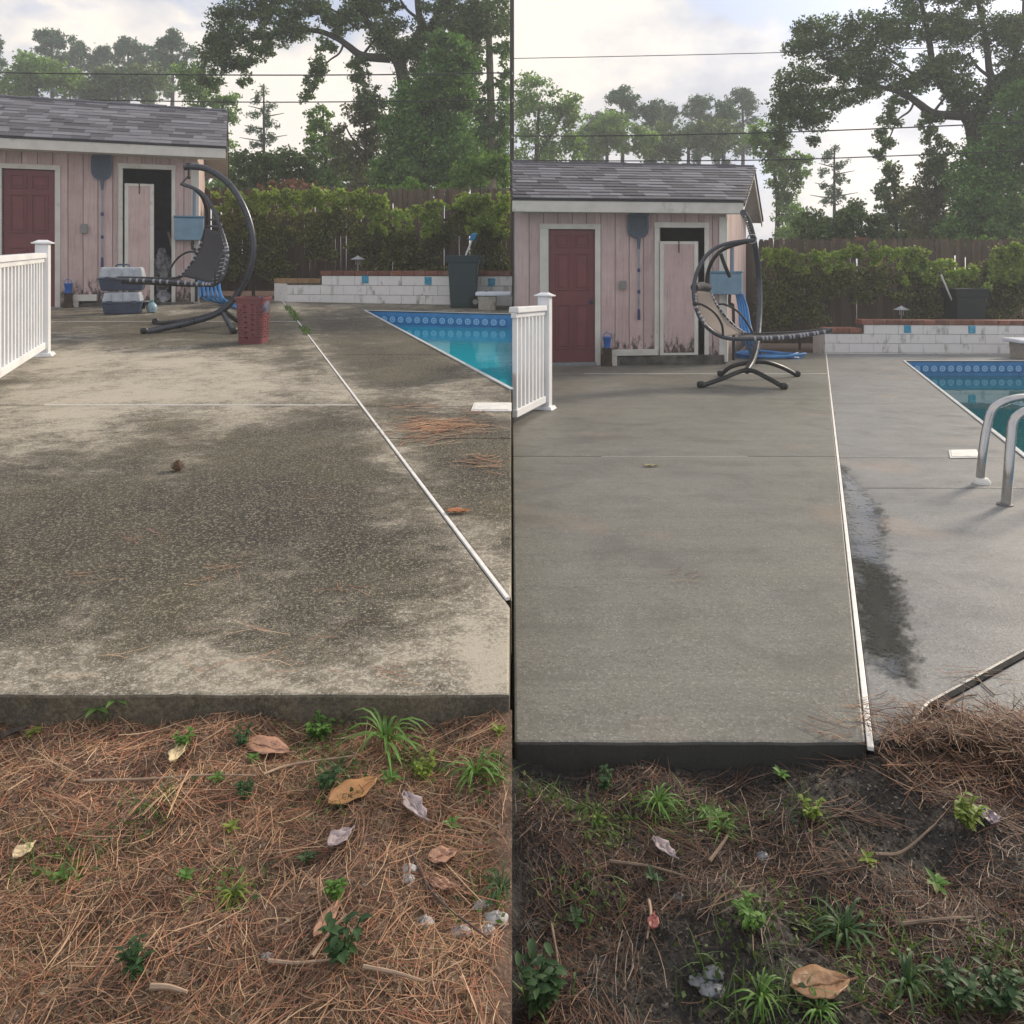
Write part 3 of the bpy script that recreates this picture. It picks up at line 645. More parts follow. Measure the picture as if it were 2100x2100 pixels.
    for r in range(nrow):
        ar = am(-over+(rb+over)*(r+0.5)/nrow); aa = ar - rr.uniform(0, cols_w)
        while aa < a1-0.01:
            wv = cols_w*rr.choice((0.6, 0.8, 1.0, 1.0, 1.15)); p, q = max(aa, ar), min(aa+wv, a1+0.015); aa += wv
            if q-p < 0.03: continue
            c = fr.pt((p+q)/2, -over, eave)+sd_*(ex*(r+0.5)-0.02)+nr*(0.012+rr.uniform(0, 0.006))
            tilt = Matrix.Rotation(0.05, 3, 'X')
            if src is None:
                src = obj('shingle', MB().box((-0.5, -0.5, -0.5), (0.5, 0.5, 0.5)), SHIN, roof, origin=(0, 0, 0)); o = src
            else:
                o = src.copy(); COL.objects.link(o); o.name = 'shingle'
            o.parent = roof; o.location = c-wloc(roof); o.rotation_euler = (M0 @ Matrix.Rotation(-0.035, 3, 'X')).to_euler(); o.scale = (q-p-0.003, ex*1.25, 0.009+rr.uniform(0, 0.004)); cnt += 1
    # rear slope in one sheet of shingle courses, out of sight
    rear = MB()
    for r in range(nrow):
        t0, t1 = r/nrow, (r+1.1)/nrow
        e0, e1 = fr.pt(a0 if split_left else aR, depth+over, eave), fr.pt(a0 if split_left else aR, rb, ridge); f0 = e0.lerp(e1, t0); f1 = e0.lerp(e1, min(t1, 1)); W_ = fr.u*(a1-(a0 if split_left else aR))
        rear.add([f0+Vector((0, 0, 0.02)), f0+W_+Vector((0, 0, 0.02)), f1+W_+Vector((0, 0, 0.008)), f1+Vector((0, 0, 0.008))], [(0, 1, 2, 3)])
    struct(obj('rear_shingles', rear, SHIN, roof), 'stuff')
    rc = MB(); aa = aR+0.05
    while aa < a1:
        q = min(aa+0.3, a1); fr.box(rc, aa+0.002, q, rb-0.11, rb+0.11, ridge-0.03, ridge+0.012+0.01*((int(aa*10)) % 2)); aa = q
    obj('ridge_cap', rc, SHIN, roof, bevel=0.02)
    fz = eave-0.035
    obj('fascia', fr.box(MB(), a0, a1, -over-0.02, -over, fz-0.15, fz), TRIM, sh, bevel=0.003)
    obj('drip_edge', fr.box(MB(), a0, a1+0.01, -over-0.035, -over+0.02, eave-0.032, eave-0.004), pm('drip_edge_dark', (0.03, 0.03, 0.033), 0.6), sh)
    obj('soffit', fr.box(MB(), a0, a1, -over, 0.0, fz-0.14, fz-0.125), TRIM, sh)
    for bA, bB, zA, zB in ((-over, rb, eave, ridge), (rb, depth+over, ridge, eave)):
        for k, (off, th, mt) in enumerate(((0.0, 0.14, TRIM), (0.022, 0.05, pm('drip_edge_dark', (0.03, 0.03, 0.033), 0.6)))):
            obj('rake_board' if k == 0 else 'rake_edge', MB().prism([fr.pt(a1-0.02+off, bA, zA-0.035), fr.pt(a1-0.02+off, bB, zB-0.035), fr.pt(a1-0.02+off, bB, zB-0.035-th), fr.pt(a1-0.02+off, bA, zA-0.035-th)], fr.u*0.02), mt, sh)
    SOF = TRIM
    for bA, bB, zA, zB in ((-over+0.02, rb, eave, ridge), (rb, depth+over, ridge, eave)):
        obj('soffit', MB().prism([fr.pt(W+0.002, bA, zA-0.1), fr.pt(a1-0.022, bA, zA-0.1), fr.pt(a1-0.022, bB, zB-0.1), fr.pt(W+0.002, bB, zB-0.1)], (0, 0, -0.012)), SOF, sh)
    # corner boards
    obj('corner_board', fr.box(MB(), W-0.10, W+0.02, -0.02, -0.001, zb+0.05, wt-0.12), TRIM, sh, bevel=0.003)
    obj('corner_board', fr.box(MB(), W+0.001, W+0.02, -0.001, 0.09, zb+0.05, wt-0.12), TRIM, sh, bevel=0.003)
    # red panelled door
    dz0, dz1 = max(D[2], z0-0.01), D[3]
    dr = obj('door', fr.box(MB(), D[0]+0.008, D[1]-0.008, 0.03, 0.07, dz0+0.01, dz1-0.006), RED, sh, bevel=0.003)
    dw, dh = D[1]-D[0], dz1-dz0
    for c in (0, 1):
        for (q0, q1) in ((0.86, 0.96), (0.54, 0.82), (0.10, 0.44)):
            x0, x1 = D[0]+dw*(0.14+0.40*c), D[0]+dw*(0.46+0.40*c); y0_, y1_ = dz0+dh*q0, dz0+dh*q1
            mb = MB(); m = 0.018                              # moulding ring and raised field
            for (p, q, r0, r1) in ((x0, x1, y0_, y0_+m), (x0, x1, y1_-m, y1_), (x0, x0+m, y0_+m, y1_-m), (x1-m, x1, y0_+m, y1_-m)): fr.box(mb, p, q, 0.016, 0.029, r0, r1)
            fr.box(mb, x0+0.045, x1-0.045, 0.02, 0.0295, y0_+0.045, y1_-0.045)
            obj('door_panel', mb, RED, dr, bevel=0.004)
    kx = D[1]-0.075; kz = dz0+dh*0.46
    obj('knob', MB().lathe((0, 0, 0), [(0.012, 0), (0.012, 0.03), (0.028, 0.036), (0.03, 0.055), (0.018, 0.068)], 12), pm('dark_blue_knob', (0.03, 0.04, 0.09), 0.35), dr, sm=True, origin=(0, 0, 0))
    kn = bpy.context.scene.objects[dr.children[-1].name]; kn.location = fr.pt(kx, 0.03, kz)-wloc(dr); kn.rotation_euler = (math.pi/2, 0, math.atan2(fr.u.y, fr.u.x))
    def frame(O, fo, bottom):
        x0, x1 = fr.a(fo[0]), fr.a(fo[2]); zt = fr.z((fo[0]+fo[2])/2, fo[1])
        for k, bx in enumerate(((x0, O[0], bottom, O[3]), (O[1], x1, bottom, O[3]), (x0-0.005, x1+0.005, O[3], zt))):
            obj('door_frame', fr.box(MB(), bx[0], bx[1], -0.022, 0.05, bx[2], bx[3]), TRIM, sh, bevel=0.003)
    frame(D, doorf, z0-0.02); frame(H, holef, H[2])
    obj('threshold', fr.box(MB(), D[0]-0.02, D[1]+0.02, -0.05, 0.07, z0-0.05, dz0+0.008), METAL, sh, bevel=0.003)
    return sh, D, H, rz
ya = math.radians(19.7)
frL = Front((-5.03, 12.30), (math.cos(ya), math.sin(ya)), (-math.sin(ya), math.cos(ya)), 4.6, 0.405)
shedL, DL, HL, rzL = build_shed('L', frL, 3.0, 2.905, 3.82, 0.35, 0.42, (4, 347, 113, 636), (-6, 337, 124, 640), (252, 347, 352, 622), (243, 337, 360, 622), 'pink shed at left whose open doorway shows bags and clutter', 2.80, True)
yr = math.radians(7.0)
_W = 3.06; frR = Front((0.02+_W*math.cos(yr), 10.6+_W*math.sin(yr)), (math.cos(yr), math.sin(yr)), (0.371, 0.928), _W, -0.368)
shedR, DR, HR, rzR = build_shed('R', frR, 3.2, 1.935, 2.64, 0.33, 0.29, (1125, 470, 1221, 744), (1108, 459, 1232, 750), (1353, 467, 1445, 728), (1343, 456, 1454, 728), 'pink shed at right with mildewed pink panel closing its doorway', 1.84, False)
for s, fr, sh, pan, box_, sill, stoop, outlet, net in (
    ('L', frL, shedL, (256, 377, 316, 621), (358, 443, 418, 493), (152, 604, 200, 617), (163, 620, 397, 641), (168, 461, 180, 478), (189, 319, 227, 367, 209.5, 548)),
    ('R', frR, shedR, (1354, 495, 1432, 728), (1457, 556, 1522, 604), (1258, 716, 1352, 728), (1262, 728, 1486, 750), (1273, 577, 1285, 592), (1289, 440, 1328, 486, 1310, 656))):
    z0 = fr.z0; R_ = lambda r, b=0.0: (fr.a(r[0], b), fr.a(r[2], b), fr.z((r[0]+r[2])/2, r[3], b), fr.z((r[0]+r[2])/2, r[1], b))
    # loose panel standing in the doorway: white frame, pink board, mildew
    a0, a1, q0, q1 = R_(pan, -0.03)
    o = thing('door_panel', fr.pt((a0+a1)/2, -0.03, q0), 'narrow white framed pink panel standing half across the open doorway' if s == 'L' else 'white framed pink panel with black mildew blocking the doorway', 'panel')
    obj('board', fr.box(MB(), a0+0.03, a1-0.03, -0.05, -0.03, q0+0.03, q1-0.03), SIDE, o, origin=fr.pt(a0, -0.04, q0-0.1))
    w = 0.055
    for bx in ((a0, a0+w, q0, q1), (a1-w, a1, q0, q1), (a0+w, a1-w, q1-w*0.8, q1), (a0+w, a1-w, q0, q0+w*0.6)): obj('frame', fr.box(MB(), bx[0], bx[1], -0.06, -0.026, bx[2], bx[3]), TRIM, o, bevel=0.003)
    ac = (a0+a1)/2; obj('latch', fr.box(MB(), ac-0.008, ac+0.008, -0.064, -0.05, q1-0.16, q1+0.005), pm('rusty_latch', (0.1, 0.07, 0.05), 0.8), o)
    # sill, stoop, outlet
    a0, a1, q0, q1 = R_(sill); obj('sill', fr.box(MB(), a0, a1, -0.09, -0.001, q0, q1), TRIM, sh, bevel=0.004)
    obj('sill_post', fr.box(MB(), a0, a0+0.07, -0.085, -0.002, z0-0.03, q0-0.002), TRIM, sh, bevel=0.004)
    a0, a1, q0, q1 = R_(stoop); obj('stoop', fr.box(MB(), a0+0.02, a1, -0.075, -0.001, z0-0.06, q1-0.004), CONC, sh, bevel=0.01)
    a0, a1, q0, q1 = R_(outlet); ou = obj('outlet_box', fr.box(MB(), a0, a1, -0.05, -0.001, q0, q1), PLAST_G, sh, bevel=0.006); obj('cover', fr.box(MB(), a0-0.006, a1+0.006, -0.062, -0.05, q0-0.006, q1+0.01), PLAST_G, ou, bevel=0.006)
    # pool net hung on the wall
    a0, a1, q0, q1 = R_(net[:4], -0.05); zb = fr.z(net[4], net[5], -0.05); am = fr.a(net[4], -0.05)
    o = thing('pool_net', fr.pt(am, -0.05, zb), 'blue grey leaf net hung by its pole on the %s' % ('left shed beside the cluttered doorway' if s == 'L' else 'right shed above the scorched board'), 'pool net')
    NETC = pm('net_frame_blue', (0.08, 0.11, 0.17), 0.5); w, h = (a1-a0)/2, (q1-q0)
    outl = [(-w*0.86, q1), (w*0.86, q1), (w, q1-h*0.12), (w, q1-h*0.72), (w*0.62, q0+h*0.06), (0, q0), (-w*0.62, q0+h*0.06), (-w, q1-h*0.72), (-w, q1-h*0.12)]
    loop = [fr.pt((a0+a1)/2+x, -0.05, z) for x, z in outl]; obj('hoop', MB().tube(smooth(loop+[loop[0]], 4), 0.014, 6), NETC, o, sm=True)
    mesh = MB(); c = sum(loop, Vector())/len(loop)+fr.v*0.02
    mesh.add([c]+loop, [(0, 1+i, 1+(i+1) % len(loop)) for i in range(len(loop))])
    obj('net', mesh, pm('net_mesh', (0.075, 0.1, 0.125), 0.8, 0.3, 60, bmp=0.6, bscale=300), o, solid=0.004)
    obj('handle', MB().tube([fr.pt(am, -0.05, q0), fr.pt(am, -0.05, q0-0.17)], [0.03, 0.016], 8), NETC, o, sm=True)
    obj('pole', MB().tube([fr.pt(am, -0.045, q0-0.15), fr.pt(am, -0.045, zb+0.14)], 0.014, 8), pm('pole_blue_grey', (0.28, 0.3, 0.36), 0.4, metal=0.4), o, sm=True)
    NV = pm('navy_grip', (0.03, 0.035, 0.14), 0.5)
    obj('grip', MB().tube([fr.pt(am, -0.045, zb+0.15), fr.pt(am, -0.045, zb)], [0.017, 0.022], 8), NV, o, sm=True)
    for zz in (0.36, 0.62): obj('collar', MB().tube([fr.pt(am, -0.045, zb+(q0-zb)*zz), fr.pt(am, -0.045, zb+(q0-zb)*zz-0.05)], 0.02, 8), NV, o, sm=True)
    # utility box on the corner
    a0, a1, q0, q1 = R_(box_, -0.1)
    o = thing('utility_box', fr.pt((a0+a1)/2, -0.1, q0), 'pale blue utility box mounted at the corner of the %s shed' % ('left' if s == 'L' else 'right'), 'utility box')
    UB = pm('pale_blue_box', (0.16, 0.27, 0.36), 0.5, 0.15, 8, dirt=(0.1, 0.09, 0.07), dscale=8, dlo=0.6, dhi=0.8)
    obj('case', fr.box(MB(), a0, a1, -0.16, -0.022, q0, q1-0.03), UB, o, bevel=0.012); obj('lid', fr.box(MB(), a0-0.012, a1+0.012, -0.175, -0.022, q1-0.028, q1), pm('lid_blue', (0.07, 0.2, 0.28), 0.5), o, bevel=0.006)
    a = (a0+a1)/2+0.05; obj('pipe', MB().tube(smooth([fr.pt(a, -0.1, q0+0.01), fr.pt(a, -0.1, q0-0.14), fr.pt(a+0.05, -0.08, q0-0.2), fr.pt(a+0.05, -0.05, z0+0.05)], 4), 0.022, 8), pm('black_pipe', (0.02, 0.02, 0.02), 0.5), o, sm=True)
    obj('conduit', MB().tube([fr.pt(a+0.03, -0.06, q1), fr.pt(a+0.03, -0.06, q1+0.42)], 0.03, 8), pm('grey_conduit', (0.2, 0.24, 0.3), 0.5), o, sm=True)
    # security lamp under the eave corner
    zt = fr.z(box_[2], 320 if s == 'L' else 445, -0.05)
# ------------------------------------------------------------------ clutter in and by the left shed
def crumple(c, r, rng, n=14, amp=0.28):
    mb = MB(); rows = []
    for i in range(n+1):
        th = math.pi*i/n; row = []
        for j in range(2*n+1):
            ph = 2*math.pi*(j % (2*n))/(2*n)
            k = 1+amp*(math.sin(3*ph+5*th+1)*0.5+math.sin(7*ph-4*th)*0.3+math.sin(11*th+9*ph)*0.25)
            row.append(Vector(c)+Vector((r[0]*math.sin(th)*math.cos(ph)*k, r[1]*math.sin(th)*math.sin(ph)*k, r[2]*math.cos(th)*(1+0.15*math.sin(5*ph)))))
        rows.append(row)
    return mb.grid(rows)
BAG = pm('white_bag_plastic', (0.5, 0.5, 0.53), 0.35, 0.3, 14, bmp=0.6, bscale=20)
def fp(px, py, b, fr=frL): p = fr.pt(fr.a(px, b), b, 0); p.z = 1+(Y0-py)*p.y/F; return p
floorL = frL.z0-0.03
c = fp(334, 602, 0.3); o = obj('plastic_bag', crumple((c.x, c.y, floorL+0.125), (0.13, 0.13, 0.12), None), BAG, sm=True); tag(o, 'rounded white plastic bag low in the left shed doorway', 'bag')
c = fp(332, 545, 0.42); o = obj('plastic_sheeting', crumple((c.x, c.y, floorL+0.56), (0.14, 0.12, 0.34), None, 18, 0.34), pm('clear_crumpled_plastic', (0.34, 0.35, 0.37), 0.25, 0.6, 18, bmp=0.9, bscale=14), sm=True); tag(o, 'tall crumpled grey plastic sheeting inside the left doorway', 'plastic sheet')
c0, c1 = frL.a(318, 0.75), frL.a(352, 0.75)
o = thing('folded_mat', frL.pt((c0+c1)/2, 0.75, floorL), 'navy folded mat standing upright behind the plastic sheeting', 'mat'); zt = fp(335, 470, 0.75).z
for k in range(3): obj('fold', frL.box(MB(), c0-0.05, c1+0.1, 0.72+k*0.05, 0.765+k*0.05, floorL, zt-0.02*k), pm('navy_mat', (0.012, 0.018, 0.06), 0.7), o, bevel=0.015)
o = obj('wooden_slat', MB().tube([fp(345, 475, 0.55), fp(356, 520, 0.55)], 0.022, 4), pm('pale_slat', (0.4, 0.3, 0.25), 0.7)); tag(o, 'pale wooden slat leaning on the navy mat in the doorway', 'slat')
# pet carriers
NAVY = pm('navy_plastic', (0.045, 0.062, 0.105), 0.45, 0.12, 8); GREYP = pm('grey_translucent_plastic', (0.42, 0.46, 0.5), 0.4, 0.15, 9, dirt=(0.25, 0.24, 0.22), dscale=6, dlo=0.55, dhi=0.8)
def carrier(c, w, d, hb, ht, rot, label, stick):
    o = thing('pet_carrier', c, label, 'pet carrier', None); R = Matrix.Rotation(rot, 3, 'Z')
    def fr_(z0, z1, k0, k1, y=0): return [Vector(c)+R @ Vector((sx*w/2*k, sy*d/2*k, z)) for z, k in ((z0, k0), (z1, k1)) for sx, sy in ((-1, -1), (1, -1), (1, 1), (-1, 1))]
    obj('base', MB().hexa(fr_(0, hb, 0.9, 1.0)), NAVY, o, bevel=0.02)
    obj('rim', MB().hexa(fr_(hb-0.004, hb+0.018, 1.035, 1.035)), NAVY, o, bevel=0.006)
    obj('cover', MB().hexa(fr_(hb+0.018, hb+ht, 1.0, 0.88)), GREYP, o, bevel=0.022)
    for k in range(3): obj('rib', MB().obox(Vector(c)+R @ Vector(((k-1)*w*0.27, -d*0.477, hb+ht*0.5)), R @ Vector((0.012, 0, 0)), R @ Vector((0, 0.012, 0.0)), (0, 0.0, ht*0.36)), GREYP, o, bevel=0.006)
    for sx in (-0.3, 0.3): obj('clip', MB().obox(Vector(c)+R @ Vector((sx*w, -d*0.525, hb+0.015)), R @ Vector((0.03, 0, 0)), R @ Vector((0, 0.012, 0)), (0, 0, 0.022)), NAVY, o, bevel=0.005)
    obj('handle', MB().tube(smooth([Vector(c)+R @ Vector((x*w, 0, hb+ht+z)) for x, z in ((-0.16, -0.01), (-0.12, 0.03), (0.12, 0.03), (0.16, -0.01))], 4), 0.012, 6), NAVY, o, sm=True)
g = G('L', 241, 645)
carrier((g.x, g.y+0.16, g.z), 0.49, 0.36, 0.15, 0.155, 0.34, 'lower grey and navy pet carrier standing on the deck by the left shed', False)
carrier((g.x-0.012, g.y+0.17, g.z+0.322), 0.56, 0.40, 0.155, 0.17, 0.36, 'upper grey and navy pet carrier, top of the stack by the left shed', False)
g = G('L', 308, 642); o = thing('floating_dispenser', g+Vector((0, 0.05, 0)), 'pale blue round plastic jug lying beside the pet carriers', 'jug'); c = g+Vector((0, 0.05, 0.072))
obj('body', MB().lathe(c-Vector((0, 0, 0.072)), [(0.02, 0), (0.055, 0.012), (0.073, 0.06), (0.066, 0.105), (0.036, 0.14), (0.02, 0.15)], 18), pm('pale_blue_jug', (0.24, 0.36, 0.42), 0.35), o, sm=True)
obj('cap', MB().lathe(c+Vector((0, 0, 0.075)), [(0.026, 0), (0.026, 0.03), (0.02, 0.034)], 12), pm('teal_cap', (0.1, 0.3, 0.27), 0.4), o, sm=True)
obj('spout', MB().tube(smooth([c+Vector((-0.03, 0, 0.06)), c+Vector((-0.1, 0, 0.06)), c+Vector((-0.13, 0.02, -0.01))], 4), 0.022, 8), pm('dark_spout', (0.04, 0.04, 0.045), 0.5), o, sm=True)
for s, fr, px, py, pyb in (('L', frL, 140, 578, 640), ('R', frR, 1245, 688, 748)):
    a = fr.a(px, -0.16); top = fr.z(px, py, -0.16); z0 = fr.z0
    o = thing('rotted_post', fr.pt(a, -0.16, z0-0.01), 'short rotted stump by the red door of the %s shed' % ('left' if s == 'L' else 'right'), 'stump')
    hh = top-0.17-z0
    obj('trunk', MB().lathe(fr.pt(a, -0.16, z0-0.015), [(0.085, 0), (0.06, hh*0.35), (0.055, hh*0.7), (0.062, hh+0.012)], 11, 1, 0.8), pm('rotted_wood', (0.05, 0.032, 0.02), 0.95, 0.5, 14, bmp=0.9, bscale=25), o)
    p = fr.pt(a, -0.16, z0+hh)
    o = thing('pail', p, 'small blue plastic pail on the rotted stump at the %s shed' % ('left' if s == 'L' else 'right'), 'pail')
    obj('body', MB().lathe(p, [(0.04, 0), (0.055, 0.13), (0.06, 0.135), (0.06, 0.15), (0.05, 0.15), (0.036, 0.02)], 14), BLUEP, o, sm=True)
    obj('handle', MB().tube(smooth([p+Vector((x, -0.01, z)) for x, z in ((-0.058, 0.14), (-0.05, 0.185), (0, 0.205), (0.05, 0.185), (0.058, 0.14))], 4), 0.005, 6), BLUEP, o, sm=True)
# blue vacuum hoses
HOSE = pm('blue_hose', (0.03, 0.19, 0.46), 0.4, 0.15, 30)
rr = random.Random(4); mb = MB()
for i in range(6):
    k = i*8; mb.tube(smooth([P(418+i*3, 515, 12.0), P(412+k*0.9, 560, 11.75), P(410+k, 590, 11.6), P(413+k*1.1, 612+rr.uniform(-3, 2), 11.45), G('L', 436+k*0.9, 624+i*1.2)+Vector((0, 0, 0.05)), G('L', 470+k*0.4, 627+i*1.6)+Vector((0, 0, 0.025)), G('L', 500, 631+i*1.2)+Vector((0, 0, 0.025))], 6), 0.02, 8)
tag(obj('pool_hose', mb, HOSE, sm=True), 'blue pool hose in loops spilling below the swing seat at left', 'hose')
mb = MB(); pts = []
for k in range(4): mb.tube(smooth([P(1508+k*3, 588, 11.0), P(1516+k*5, 630, 10.95), P(1520+k*6, 670, 10.8), P(1530+k*7, 705, 10.7), G('R', 1542+k*6, 731-k)+Vector((0, 0, 0.03))], 6), 0.021, 8)
cg = G('R', 1572, 733)
for k in range(4):
    pts = [cg+Vector((math.cos(t*0.35+k)*(0.42+0.06*k), math.sin(t*0.35+k)*(0.26+0.03*k), 0.022+0.03*(k % 2)+0.02*math.sin(t)-0.034*math.sin(t*0.35+k)*0.26)) for t in range(19)]
    mb.tube(smooth(pts, 3), 0.021, 8)
tag(obj('pool_hose', mb, HOSE, sm=True), 'blue pool hose hanging from the right shed and coiled on the deck', 'hose')

# ------------------------------------------------------------------ white railings
VIN = pm('white_vinyl', (0.78, 0.79, 0.8), 0.35, 0.04, 5, bmp=0.03, dirt=(0.6, 0.6, 0.58), dscale=3, dlo=0.6, dhi=0.85)
def railing(s, p0, p1, H, label, end_post):
    a, b = Vector((*p0, gz(s, p0[1]))), Vector((*p1, gz(s, p1[1]))); d = b-a; L_ = d.length; d.normalize(); n = Vector((-d.y, d.x, 0)).normalized(); Z = Vector((0, 0, 1))
    r = thing('railing', a, label, 'railing')
    def post(c):
        po = obj('post', MB().obox(c+Z*(H+0.02)/2, d*0.052, n*0.052, Z*(H+0.02)/2), VIN, r, bevel=0.006)
        obj('base_skirt', MB().hexa([c+d*x*k+n*y*k+Z*z for z, k in ((0.002, 0.088), (0.03, 0.07)) for x, y in ((-1, -1), (1, -1), (1, 1), (-1, 1))]), VIN, po, bevel=0.004)
        obj('cap', MB().hexa([c+d*x*0.078+n*y*0.078+Z*z for z in (H+0.022, H+0.036) for x, y in ((-1, -1), (1, -1), (1, 1), (-1, 1))]).hexa([c+d*x*k+n*y*k+Z*z for z, k in ((H+0.036, 0.068), (H+0.056, 0.03)) for x, y in ((-1, -1), (1, -1), (1, 1), (-1, 1))]), VIN, po, bevel=0.004)
    post(a)
    if end_post: post(b)
    s0, s1 = 0.055, L_-(0.055 if end_post else 0.0)
    obj('top_rail', MB().prism([a+d*s0-n*0.04+Z*(H-0.10), a+d*s0+n*0.04+Z*(H-0.10), a+d*s0+n*0.036+Z*(H-0.055), a+d*s0-n*0.036+Z*(H-0.055)], d*(s1-s0)).prism([a+d*s0-n*0.022+Z*(H-0.14), a+d*s0+n*0.022+Z*(H-0.14), a+d*s0+n*0.022+Z*(H-0.101), a+d*s0-n*0.022+Z*(H-0.101)], d*(s1-s0)), VIN, r, bevel=0.005)
    obj('bottom_rail', MB().prism([a+d*s0-n*0.03+Z*0.065, a+d*s0+n*0.03+Z*0.065, a+d*s0+n*0.03+Z*0.125, a+d*s0-n*0.03+Z*0.125], d*(s1-s0)), VIN, r, bevel=0.006)
    k = int((s1-s0)/0.105)
    for i in range(k):
        c = a+d*(s0+(i+0.6)*(s1-s0)/k); obj('baluster', MB().obox(c+Z*(0.125+H-0.14)/2, d*0.018, n*0.018, Z*(H-0.14-0.126)/2), VIN, r, bevel=0.003)
railing('L', (-4.09, 6.70), (-3.03, 3.99), 0.955, 'white vinyl railing on the stained deck at the left edge', True)
railing('R', (0.285, 6.66), (0.012, 5.8), 0.955, 'white vinyl railing with open balusters on the washed deck', False)

# ------------------------------------------------------------------ hanging lounge swings
STEEL = pm('dark_grey_steel', (0.055, 0.062, 0.075), 0.32, 0.12, 12, metal=0.35, bmp=0.05)
STEEL2 = pm('black_steel', (0.02, 0.021, 0.023), 0.4, 0.15, 12, metal=0.2)
FABD = pm('charcoal_sling', (0.045, 0.043, 0.05), 0.85, 0.15, 20, bmp=0.4, bscale=300); FABR = pm('brown_grey_sling', (0.14, 0.115, 0.10), 0.85, 0.15, 20, bmp=0.4, bscale=300)
CORD = pm('grey_lacing', (0.35, 0.35, 0.38), 0.7)
def tp(name, pts, r, mat, parent, n=10, k=6): return obj(name, MB().tube(smooth([P(*p) for p in pts], k), r, n), mat, parent, sm=True)
def sling(a, b, sag, parent, mat, name, m=8):
    A, B = smooth([P(*p) for p in a], 5), smooth([P(*p) for p in b], 5); rows = []
    for p, q in zip(A, B): rows.append([p.lerp(q, j/m)+Vector((0, 0, -sag*4*(j/m)*(1-j/m))) for j in range(m+1)])
    return obj(name, MB().grid(rows), mat, parent, sm=True, solid=0.006)
o = thing('swing_chair', G('L', 440, 672), 'dark hanging lounge swing on curved stand beside red basket', 'swing chair')
tp('stand', [(378, 343, 8.8), (398, 342, 8.8), (430, 349, 8.8), (470, 378, 8.8), (500, 425, 8.8), (517, 480, 8.8), (517, 530, 8.8), (500, 580, 8.8), (474, 620, 8.78), (440, 645, 8.72), (390, 661, 8.6), (340, 672, 8.42), (296, 682, 8.28)], 0.037, STEEL, o, 12)
tp('base_leg', [(319, 663, 9.27), (350, 661, 9.15), (400, 654, 8.95), (452, 640, 8.8)], 0.028, STEEL2, o)
tp('base_leg', [(456, 640, 8.76), (468, 662, 8.5), (479, 682, 8.3)], 0.028, STEEL, o); tp('base_leg', [(460, 638, 8.82), (478, 652, 9.1), (496, 663, 9.3)], 0.028, STEEL2, o)
for p in ((296, 683, 8.28), (319, 664, 9.27), (480, 683, 8.3), (497, 664, 9.3)):
    q = P(*p); obj('foot_cap', MB().lathe((q.x, q.y, gz('L', q.y)+0.001), [(0.03, 0), (0.042, 0.02), (0.042, 0.05), (0.03, 0.066)], 12), STEEL2, o, sm=True)
tp('side_rail', [(237, 573, 8.5), (262, 574, 8.5), (330, 577, 8.5), (400, 582, 8.5), (438, 584, 8.5), (458, 565, 8.52), (466, 520, 8.55), (455, 475, 8.6), (435, 425, 8.65), (410, 393, 8.7), (372, 377, 8.75)], 0.021, STEEL, o)
tp('side_rail', [(240, 570, 9.05), (300, 571, 9.05), (340, 572, 9.05), (370, 567, 9.05), (398, 533, 9.05), (417, 488, 9.05), (425, 445, 9.0), (417, 408, 8.9), (398, 387, 8.82), (372, 377, 8.76)], 0.021, STEEL2, o)
sling([(250, 573, 8.5), (330, 576, 8.5), (400, 581, 8.5), (438, 583, 8.5)], [(250, 570, 9.05), (310, 571, 9.05), (340, 572, 9.05), (366, 569, 9.05)], 0.06, o, FABD, 'seat_sling')
sling([(440, 582, 8.5), (459, 560, 8.52), (465, 520, 8.55), (456, 478, 8.6)], [(370, 566, 9.05), (398, 533, 9.05), (415, 495, 9.05), (422, 468, 9.02)], 0.0, o, FABD, 'back_sling')
tp('cross_bar', [(424, 463, 9.02), (456, 466, 8.6)], 0.013, STEEL2, o, 8); tp('cross_bar', [(427, 450, 9.0), (452, 452, 8.6)], 0.012, STEEL2, o, 8); tp('cross_bar', [(237, 573, 8.5), (240, 570, 9.05)], 0.018, STEEL2, o, 8)
tp('arm_rest', [(345, 570, 9.05), (349, 552, 9.06), (364, 530, 9.08), (385, 517, 9.08), (408, 517, 9.06)], 0.012, STEEL2, o, 8)
tp('arm_rest', [(440, 582, 8.48), (441, 560, 8.45), (447, 535, 8.44), (456, 521, 8.46), (470, 516, 8.5)], 0.012, STEEL, o, 8)
for t in range(9):
    p = P(440+2.2*t, 580-7*t, 8.49) if t < 3 else P(446+2.1*t-0.0*t, 582-8.5*t, 8.5)
    obj('lacing', MB().tube([p+Vector((-0.03, 0, 0)), p+Vector((0.03, -0.01, 0.01))], 0.006, 5), CORD, o)
obj('hook', MB().lathe(P(387, 351, 8.8), [(0.012, -0.09), (0.02, -0.085), (0.02, -0.06), (0.012, -0.055), (0.012, 0.06), (0.03, 0.065), (0.03, 0.09)], 10), STEEL2, o, sm=True)
tp('chain', [(387, 360, 8.8), (380, 368, 8.78), (372, 377, 8.76)], 0.008, STEEL2, o, 6)

